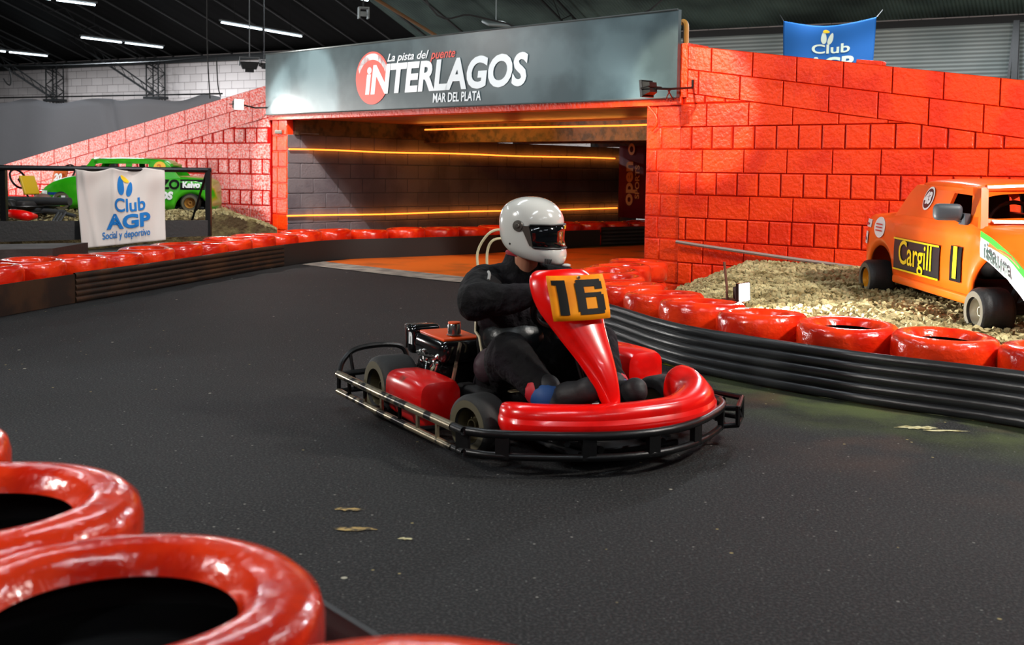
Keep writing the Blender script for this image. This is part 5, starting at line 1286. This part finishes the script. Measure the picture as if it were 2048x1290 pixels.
# floodlight standing in the gravel
l3 = V(WY(1488, 592, 6.55)); l3.z = max(l3.z, .375)
fl3 = flood_lamp('floodlight', l3, (l3.x+1.0, l3.y-.75, l3.z+.05), (.14, .10, .05), 'lit floodlight lying on the gravel between the tyres and orange car', None, True, 200, 130)
mb = MB(); mb.tube([l3+V((-.1, 0, -.08)), l3+V((-.1, .02, .03)), l3+V((-.12, .02, .18))], .008, 6); mb.box(l3+V((-.06, .03, -.055)), (.12, .1, .02)); mb.build('stand', mat('stand_rust', (96, 60, 44), .7), fl3)
# two unlit stage lamps hanging left of the sign
def stage_lamp(px, py, Y, sc, label, yaw):
    c = WY(px, py, Y); t = empty('stage_lamp', c, yaw, label, 'lamp', 'unlit hanging lamps left of the sign')
    mb = MB(); mb.add([V(p)*sc for p in ((-.18, -.1, -.08), (.18, -.1, -.08), (.18, .1, -.08), (-.18, .1, -.08), (-.24, -.14, .10), (.24, -.14, .10), (.24, .14, .10), (-.24, .14, .10))], [(0, 3, 2, 1), (4, 5, 6, 7), (0, 1, 5, 4), (1, 2, 6, 5), (2, 3, 7, 6), (3, 0, 4, 7)])
    mb.box((0, 0, -.12*sc), (.22*sc, .14*sc, .08*sc)); mb.build('housing', DARK, t, world=False, smooth=False)
    mb = MB(); mb.tube([V((-.25*sc, 0, 0)), V((-.25*sc, 0, .22*sc)), V((.25*sc, 0, .22*sc)), V((.25*sc, 0, 0))], .012, 5); mb.tube([V((0, 0, .22*sc)), V((0, 0, roof_z(c)-c.z-.12))], .010, 5); mb.build('yoke', BLACK_METAL, t, world=False)
stage_lamp(499, 132, 18, .62, 'wide unlit black lamp hanging left of the sign', .3)
stage_lamp(528, 131, 18, .34, 'narrow unlit black lamp hanging beside the wide one', 1.2)
# thin cables and the hook
def cable(pts, r, label, nm='cable'):
    mb = MB(); mb.tube(catmull(pts, 6), r, 5); return tag(mb.build(nm, DARK), label, nm)
cable([WY(414, -20, 17), WY(415, 100, 17), WY(420, 197, 17)], .010, 'thin dark cable hanging from the roof, left of the two', 'cable')
cable([WY(433, 115, 17), WY(436, 170, 17), WY(441, 193, 17)], .010, 'short dark cable hanging down to the left ramp wall', 'cable')
cable([WY(0, 132, 26), WY(110, 131, 26), WY(220, 127, 26), WY(330, 122, 26), WY(440, 112, 26), WY(540, 107, 26)], .02, 'dark cable run sagging along the top of the far white wall', 'cable')
cable([WY(18, 136, 22), WY(22, 158, 22), WY(20, 170, 22), WY(13, 166, 22), WY(7, 157, 22)], .014, 'bent dark metal hook against the far white wall at the left edge', 'hook')
cable([WY(760, -60, 15)+V((0, 0, 1.2)), WY(860, 14, 15), WY(940, 30, 15), WY(1010, 46, 15), WY(1060, 52, 15), WY(1300, 20, 15), WY(1500, -60, 15)+V((0, 0, 1.2))], .012, 'dark sagging cable under the roof above the sign', 'cable')
# mustard strut and small bracket under the roof
mb = MB(); mb.tube([G(745, -6, 4.4), G(872, 71, 3.9)], .035, 8); tag(mb.build('roof_strut', mat('ochre_strut', (150, 104, 60), .5)), 'ochre pipe slanting down behind the top of the sign', 'pipe')
c = WY(727, 16, 17); t = empty('lamp_bracket', c, .3, 'small grey bracket under the roof at the top edge', 'bracket')
mb = MB(); mb.box((0, 0, 0), (.16, .14, .02)); mb.box((-.07, 0, -.08), (.02, .14, .16)); mb.box((.07, 0, -.08), (.02, .14, .16)); mb.box((0, 0, -.09), (.10, .05, .07)); mb.build('frame', mat('bracket_grey', (90, 96, 94), .5), t, world=False, smooth=False)
mb = MB(); mb.tube([V((0, 0, 0)), V((0, 0, roof_z(c)-c.z))], .012, 5); mb.build('hanger', DARK, t, world=False)
c = WY(992, 47, 16.5); mb = MB(); mb.rbox((0, 0, 0), (.36, .3, .05), .02, Matrix.Rotation(.3, 3, 'X')); mb.tube([V((0, 0, 0)), V((0, 0, roof_z(c)-c.z))], .01, 5); o = local_obj(mb, 'hanging_lamp', mat('lamp_grey', (110, 120, 120), .4), c, .4); tag(o, 'grey flat lamp hanging just above the middle of the sign', 'lamp')

# ------------------------------------------------------------------ banners
def drape(name, tl, tr, bl, br, label, m, sag, fold, marks, group=None, n=48, amp=.02):
    """cloth between four corners; marks(map) adds the printing"""
    c = (tl+tr+bl+br)/4; c.z = min(bl.z, br.z); t = empty(name, c, 0, label, 'banner')
    nrm = (tr-tl).cross(bl-tl).normalized(); nrm = nrm if nrm.y < 0 else -nrm
    def P(u, v, off=0.):
        p = tl.lerp(tr, u).lerp(bl.lerp(br, u), v); p = p.copy(); p.z -= sag(u)*(1-v); d = fold(u, v); return p+nrm*(d+off)
    rows = [[P(i/n, j/n) for i in range(n+1)] for j in range(n+1)]
    mb = MB(); mb.ring(rows, closed_u=False); o = mb.build('cloth', m, t, angle=80); o.modifiers.new('s', 'SOLIDIFY').thickness = .002
    marks(t, P); return t
def put(mb, txt, P, uc, vc, wu, hv, bold=.0, shear=0.):
    tmp = MB(); tmp.text(txt, 1., lambda x, y: V((x, y, 0)), bold=bold, shear=shear)
    # subdivide so the print follows the folds
    bm = bmesh.new(); vv = [bm.verts.new(p) for p in tmp.v]
    for fc in tmp.f:
        try: bm.faces.new([vv[i] for i in fc])
        except ValueError: pass
    bmesh.ops.triangulate(bm, faces=bm.faces); bmesh.ops.subdivide_edges(bm, edges=[e for e in bm.edges if e.calc_length() > .12], cuts=2, use_grid_fill=False)
    x0 = min(v.co.x for v in bm.verts); x1 = max(v.co.x for v in bm.verts); y0 = min(v.co.y for v in bm.verts); y1 = max(v.co.y for v in bm.verts)
    for v in bm.verts: v.co = P(uc+((v.co.x-x0)/(x1-x0)-.5)*wu, vc-((v.co.y-y0)/(y1-y0)-.5)*hv, .009)
    mb.bm(bm)
def leaf(mb, P, uc, vc, wu, hv, tilt, off=.006):
    pts = []
    for k in range(24):
        a = 2*PI*k/24; x = math.cos(a)*wu*(1-.25*math.sin(a)); y = math.sin(a)*hv; pts.append(P(uc+x+y*tilt, vc-y, off))
    cc = P(uc, vc, off); mb.add([cc]+pts, [(0, 1+k, 1+(k+1) % 24) for k in range(24)])
def agp_marks(m1, m2):
    def f(t, P):
        mb = MB(); leaf(mb, P, .485, .21, .040, .13, -.0); leaf(mb, P, .590, .255, .034, .10, .18); mb.build('emblem', m1, t, smooth=False)
        mb = MB(); leaf(mb, P, .535, .115, .036, .05, -.7, .009); mb.build('emblem_tip', YELP, t, smooth=False)
        mb = MB(); put(mb, 'Club', P, .58, .475, .36, .185, bold=.02); put(mb, 'AGP', P, .56, .695, .52, .195, bold=.04); put(mb, 'Social y deportivo', P, .53, .88, .56, .125, bold=.015); mb.build('lettering', m1, t, smooth=False)
    return f
FY = 11.05
bt = [WY(150, 338, FY+.0), WY(330, 334, FY+.46), WY(163, 497, FY-.08), WY(331, 480, FY+.38)]
drape('club_banner', bt[0], bt[1], bt[2], bt[3], 'white cloth banner with blue Club AGP print tied to the black fence', CLOTHW,
      lambda u: .035*abs(math.sin(u*PI*2.6))*(1-.3*u), lambda u, v: .020*math.sin(u*17+v*3)*(1-.4*v)+.014*math.sin(u*8-v*5)+.020*math.exp(-((u-.08-.10*v)/.03)**2)+.018*math.exp(-((u-.42+.04*v)/.022)**2)+.012*math.sin(u*40)*max(0, v-.6)+.02*math.sin(v*16+u*5)*math.exp(-v*7), agp_marks(BLUEP, YELP))
FB_ = 13.2
ft = [WY(1567, 42, FB_), WY(1753, 34, FB_-.4), WY(1565, 205, FB_), WY(1740, 205, FB_-.4)]
def blue_marks(t, P):
    mb = MB(); leaf(mb, P, .45, .155, .030, .08, 0); leaf(mb, P, .525, .17, .028, .072, .25); mb.build('emblem', PALEP, t, smooth=False); mb = MB(); put(mb, 'Club', P, .53, .30, .42, .12, bold=.02); put(mb, 'AGP', P, .53, .49, .52, .17, bold=.04); mb.build('lettering', PALEP, t, smooth=False)
    mb = MB(); leaf(mb, P, .475, .075, .035, .022, -.4, .009); mb.build('emblem_tip', YELP, t, smooth=False)
drape('club_banner', ft[0], ft[1], ft[2], ft[3], 'blue cloth banner with pale Club print hanging behind the right red wall', CLOTHB, lambda u: .08*math.sin(u*PI), lambda u, v: .03*math.sin(v*9+u*2)*math.exp(-v*3)+.015*math.sin(u*11), blue_marks)
mb = MB(); a = WY(1567, 42, FB_); mb.tube([a, WY(1560, 30, FB_+1.5)], .006, 4); b = WY(1753, 34, FB_-.4); mb.tube([b, WY(1765, 20, FB_+1.5)], .006, 4); tag(mb.build('banner_cord', DARK), 'thin cords holding the upper corners of the blue banner', 'cord')
# red block standing on the ramp wall in front of the blue banner
mb = MB(); p = RWp(1.66, .12, 2.21-.15*1.66+.012); mb.rbox(p, (.21, .1, .045), .006, Matrix.Rotation(math.atan2(RW.y, RW.x), 3, 'Z') @ Matrix.Rotation(.12, 3, 'Y')); tag(mb.build('red_block', RED_WALL), 'small red painted block lying on the top of the right wall before the blue banner', 'block')

# ------------------------------------------------------------------ fence
fe = empty('metal_fence', WY(210, 480, 11.3), 0, 'black metal fence with kick board holding the white club banner', 'fence')
def FP(px, z, dq=0.):
    u = (px-8)/409.; Y = 10.75+u*1.05+dq; d = ray(px, 400); return V((d.x/d.y*Y, Y, z))
mb = MB(); mb.tube([FP(-120, 1.045), FP(422, 1.045)], .026, 8); mb.build('top_rail', BLACK_METAL, fe)
for px in (8, 417):
    mb = MB(); p = FP(px, .0); mb.box((p.x, p.y, .70), (.055, .055, .72)); mb.build('post', BLACK_METAL, fe, smooth=False)
mb = MB(); p = FP(414, 1.03, .0); q = FP(382, .46, .35); mb.tube([p, q], .014, 6); mb.build('stay', BLACK_METAL, fe)
mb = MB(); a, b = FP(-120, .32), FP(417, .34); mb.poly([a, b, b+V((0, 0, .17)), a+V((0, 0, .21))], (0, -1, 0), .03); mb.build('kick_board', mat('kick_board', (28, 28, 29), .5, bump=.2), fe, smooth=False)
# concrete strip behind the tyres and the dark box at the left
lbo = offset(resample(catmull(LB[:8], 8), .1), 2*TR+.05); lbo2 = offset(resample(catmull(LB[:8], 8), .1), 2*TR+1.0)
mb = MB(); sel = [i for i, p in enumerate(lbo) if p.x > -6.5]
mb.ring([[lbo[i] for i in sel], [lbo[i]+V((0, 0, .20)) for i in sel], [lbo2[i]+V((0, 0, .22)) for i in sel], [lbo2[i] for i in sel]], closed_u=False); struct(mb.build('floor_ledge', CONC, angle=30))
mb = MB(); a = G(-180, 500, .40); b = G(105, 497, .40); mb.poly([V((a.x, a.y-.2, 0)), V((b.x, b.y, 0)), V((b.x, b.y, .40)), V((a.x, a.y-.2, .40))], (0, 1, 0), .75)
tag(mb.build('timber_box', mat('dark_timber', (46, 36, 32), .7, rgb2=(70, 62, 60), nscale=3, bump=.3)), 'dark flat box at the left edge behind the tyres', 'box')

# ------------------------------------------------------------------ junk and parked karts on the left
def z_l(x, y): return .36+.2*min(1, max(0, (y-11.4)/1.3))
def parked(px, py, Y, rz, label, body_m, plate_m, num, sc=.85):
    c = WY(px, py, Y); c.z = z_l(c.x, c.y)-.005; t = empty('parked_kart', c, rz, label, 'go kart', 'parked karts behind the fence', sc)
    mb = MB()
    for z in (.07, .15): mb.tube(catmull([V((-.55, -.4, z)), V((.3, -.42, z)), V((.6, -.2, z)), V((.62, .2, z)), V((.3, .42, z)), V((-.55, .4, z))], 4, True), .014, 6, closed=True)
    mb.build('bumper_rail', BLACK_METAL, t, world=False)
    for x, y in ((.3, -.3), (.3, .3), (-.4, -.33), (-.4, .33)):
        sg = -1 if y < 0 else 1; wheel(t, Matrix.Translation((x, y, .12)) @ Matrix.Rotation(-sg*PI/2, 4, 'X'), .12, .13, WORN_STEEL)
    mb = MB(); mb.rbox((.46, 0, .17), (.16, .62, .10), .04); mb.build('nose_fairing', body_m, t, world=False)
    mb = MB(); mb.rbox((-.28, 0, .36), (.07, .30, .52), .033, Matrix.Rotation(-.16, 3, 'Y'), 4); mb.rbox((-.1, 0, .14), (.34, .30, .06), .028); mb.build('seat', mat('seat_black', (30, 31, 33), .5), t, world=False)
    mb = MB(); mb.rbox((.34, 0, .42), (.04, .26, .26), .018, Matrix.Rotation(-.35, 3, 'Y')); mb.build('front_panel', plate_m, t, world=False)
    if num: mb = MB(); mb.text(num, .14, lambda x, y: V((.375-y*.36, x, .425+y)), bold=.008); mb.build('panel_number', WHITEPAINT, t, world=False, smooth=False)
    mb = MB(); mb.tube([V((.16, 0, .50))+V((-.06*math.sin(a), .13*math.cos(a), .12*math.sin(a))) for a in [2*PI*k/20 for k in range(20)]], .014, 6, closed=True); mb.tube([V((.16, 0, .5)), V((.42, 0, .12))], .012, 6); mb.build('steering_wheel', BLACK_METAL, t, world=False)
    mb = MB(); mb.rbox((-.42, -.22, .22), (.22, .2, .2), .03); mb.build('engine', DARK, t, world=False)
    return t
parked(150, 380, 14.75, -1.9, 'parked kart with tall dark seat and orange number panel beside the green car', KART_RED, mat('panel_orange', (200, 90, 20), .5), '20')
parked(18, 390, 12.3, -.35, 'parked kart with a yellow front panel at the left of the green car', mat('dusty_black', (44, 42, 42), .6), mat('panel_yellow', (196, 160, 20), .5), '')
mb = MB(); c = WY(222, 330, 14.6); mb.rbox((c.x, c.y, c.z-.22), (.20, .08, .62), .038, Matrix.Rotation(.1, 3, 'X'), 4); mb.rbox((c.x, c.y-.14, c.z-.56), (.20, .26, .06), .025); tag(mb.build('kart_seat', MATS['seat_black']), 'loose dark kart seat whose top shows above the green roof', 'seat')
# red lying fairing, pipes, ball
c = WY(45, 430, 11.9)
mb = MB(); pts = catmull([WY(8, 425, 11.7), WY(30, 428, 11.6), WY(55, 432, 11.6), WY(72, 433, 11.7)], 5); mb.tube(pts, [.02+.035*math.sin(PI*(i+1)/(len(pts)+1)) for i in range(len(pts))], 10); tag(mb.build('loose_fairing', KART_RED), 'loose red kart fairing lying behind the fence at the left', 'fairing')
PIPEM = mat('dull_pipe', (62, 64, 66), .5, bump=.2)
for (p0, p1, r, lab) in (((10, 400), (140, 403), .045, 'thick grey tube lying level left of the green car'), ((20, 416), (130, 425), .03, 'thin grey tube lying just below the thick one'), ((10, 452), (72, 466), .05, 'dark tube leaning down by the left fence post'), ((60, 410), (150, 432), .022, 'dark bent bar under the nose of the green car')):
    mb = MB(); Y = 12.0 if r != .05 else 11.3; mb.tube([WY(p0[0], p0[1], Y+.2), WY(p1[0], p1[1], Y)], r, 10); tag(mb.build('scrap_tube', PIPEM), lab, 'tube', 'scrap tubes behind the fence')
mb = MB(); c = WY(85, 400, 12.5); mb.sphere((c.x, c.y, c.z), (.11, .09, .075)); tag(mb.build('dusty_bundle', mat('dusty_pink', (120, 88, 80), .7, bump=.3)), 'dusty pinkish rounded lump in front of the green car nose', 'bundle')
for i in range(3):
    mb = MB(); c = WY(118+7*i, 424, 12.0); mb.tube([c, c+V((-.03, -.1, -.10))], .014, 6); tag(mb.build('pipe_stub', PIPEM), 'short grey pipe stub below the green car nose, %s from the left' % ORD[i], 'pipe', 'pipe stubs below the green car')
# rail of pipe along the foot of the right wall, dark box beneath the pillar
mb = MB(); mb.tube([RWp(.02, -.06, .475), RWp(.25, -.06, .455), RWp(1.0, -.06, .40), RWp(1.8, -.05, .345)], .016, 6); tag(mb.build('conduit', mat('conduit', (150, 130, 120), .5)), 'thin pale conduit along the foot of the right red wall', 'conduit')
mb = MB(); mb.tube(catmull([SG(1296, 212, -.02), SG(1312, 232, -.03), SG(1313, 250, -.03), SG(1303, 262, -.03)], 5), .008, 6); tag(mb.build('red_cable', RED_WALL), 'red painted cable looping down the face of the right pillar', 'cable')
mb = MB(); c = SG(557, 264, -.03); mb.rbox(c, (.09, .04, .05), .01); mb.tube([c, c+V((.5, .05, -.02))], .006, 5); tag(mb.build('wall_sensor', mat('sensor_grey', (110, 108, 100), .5)), 'small grey sensor on the left pillar', 'sensor')
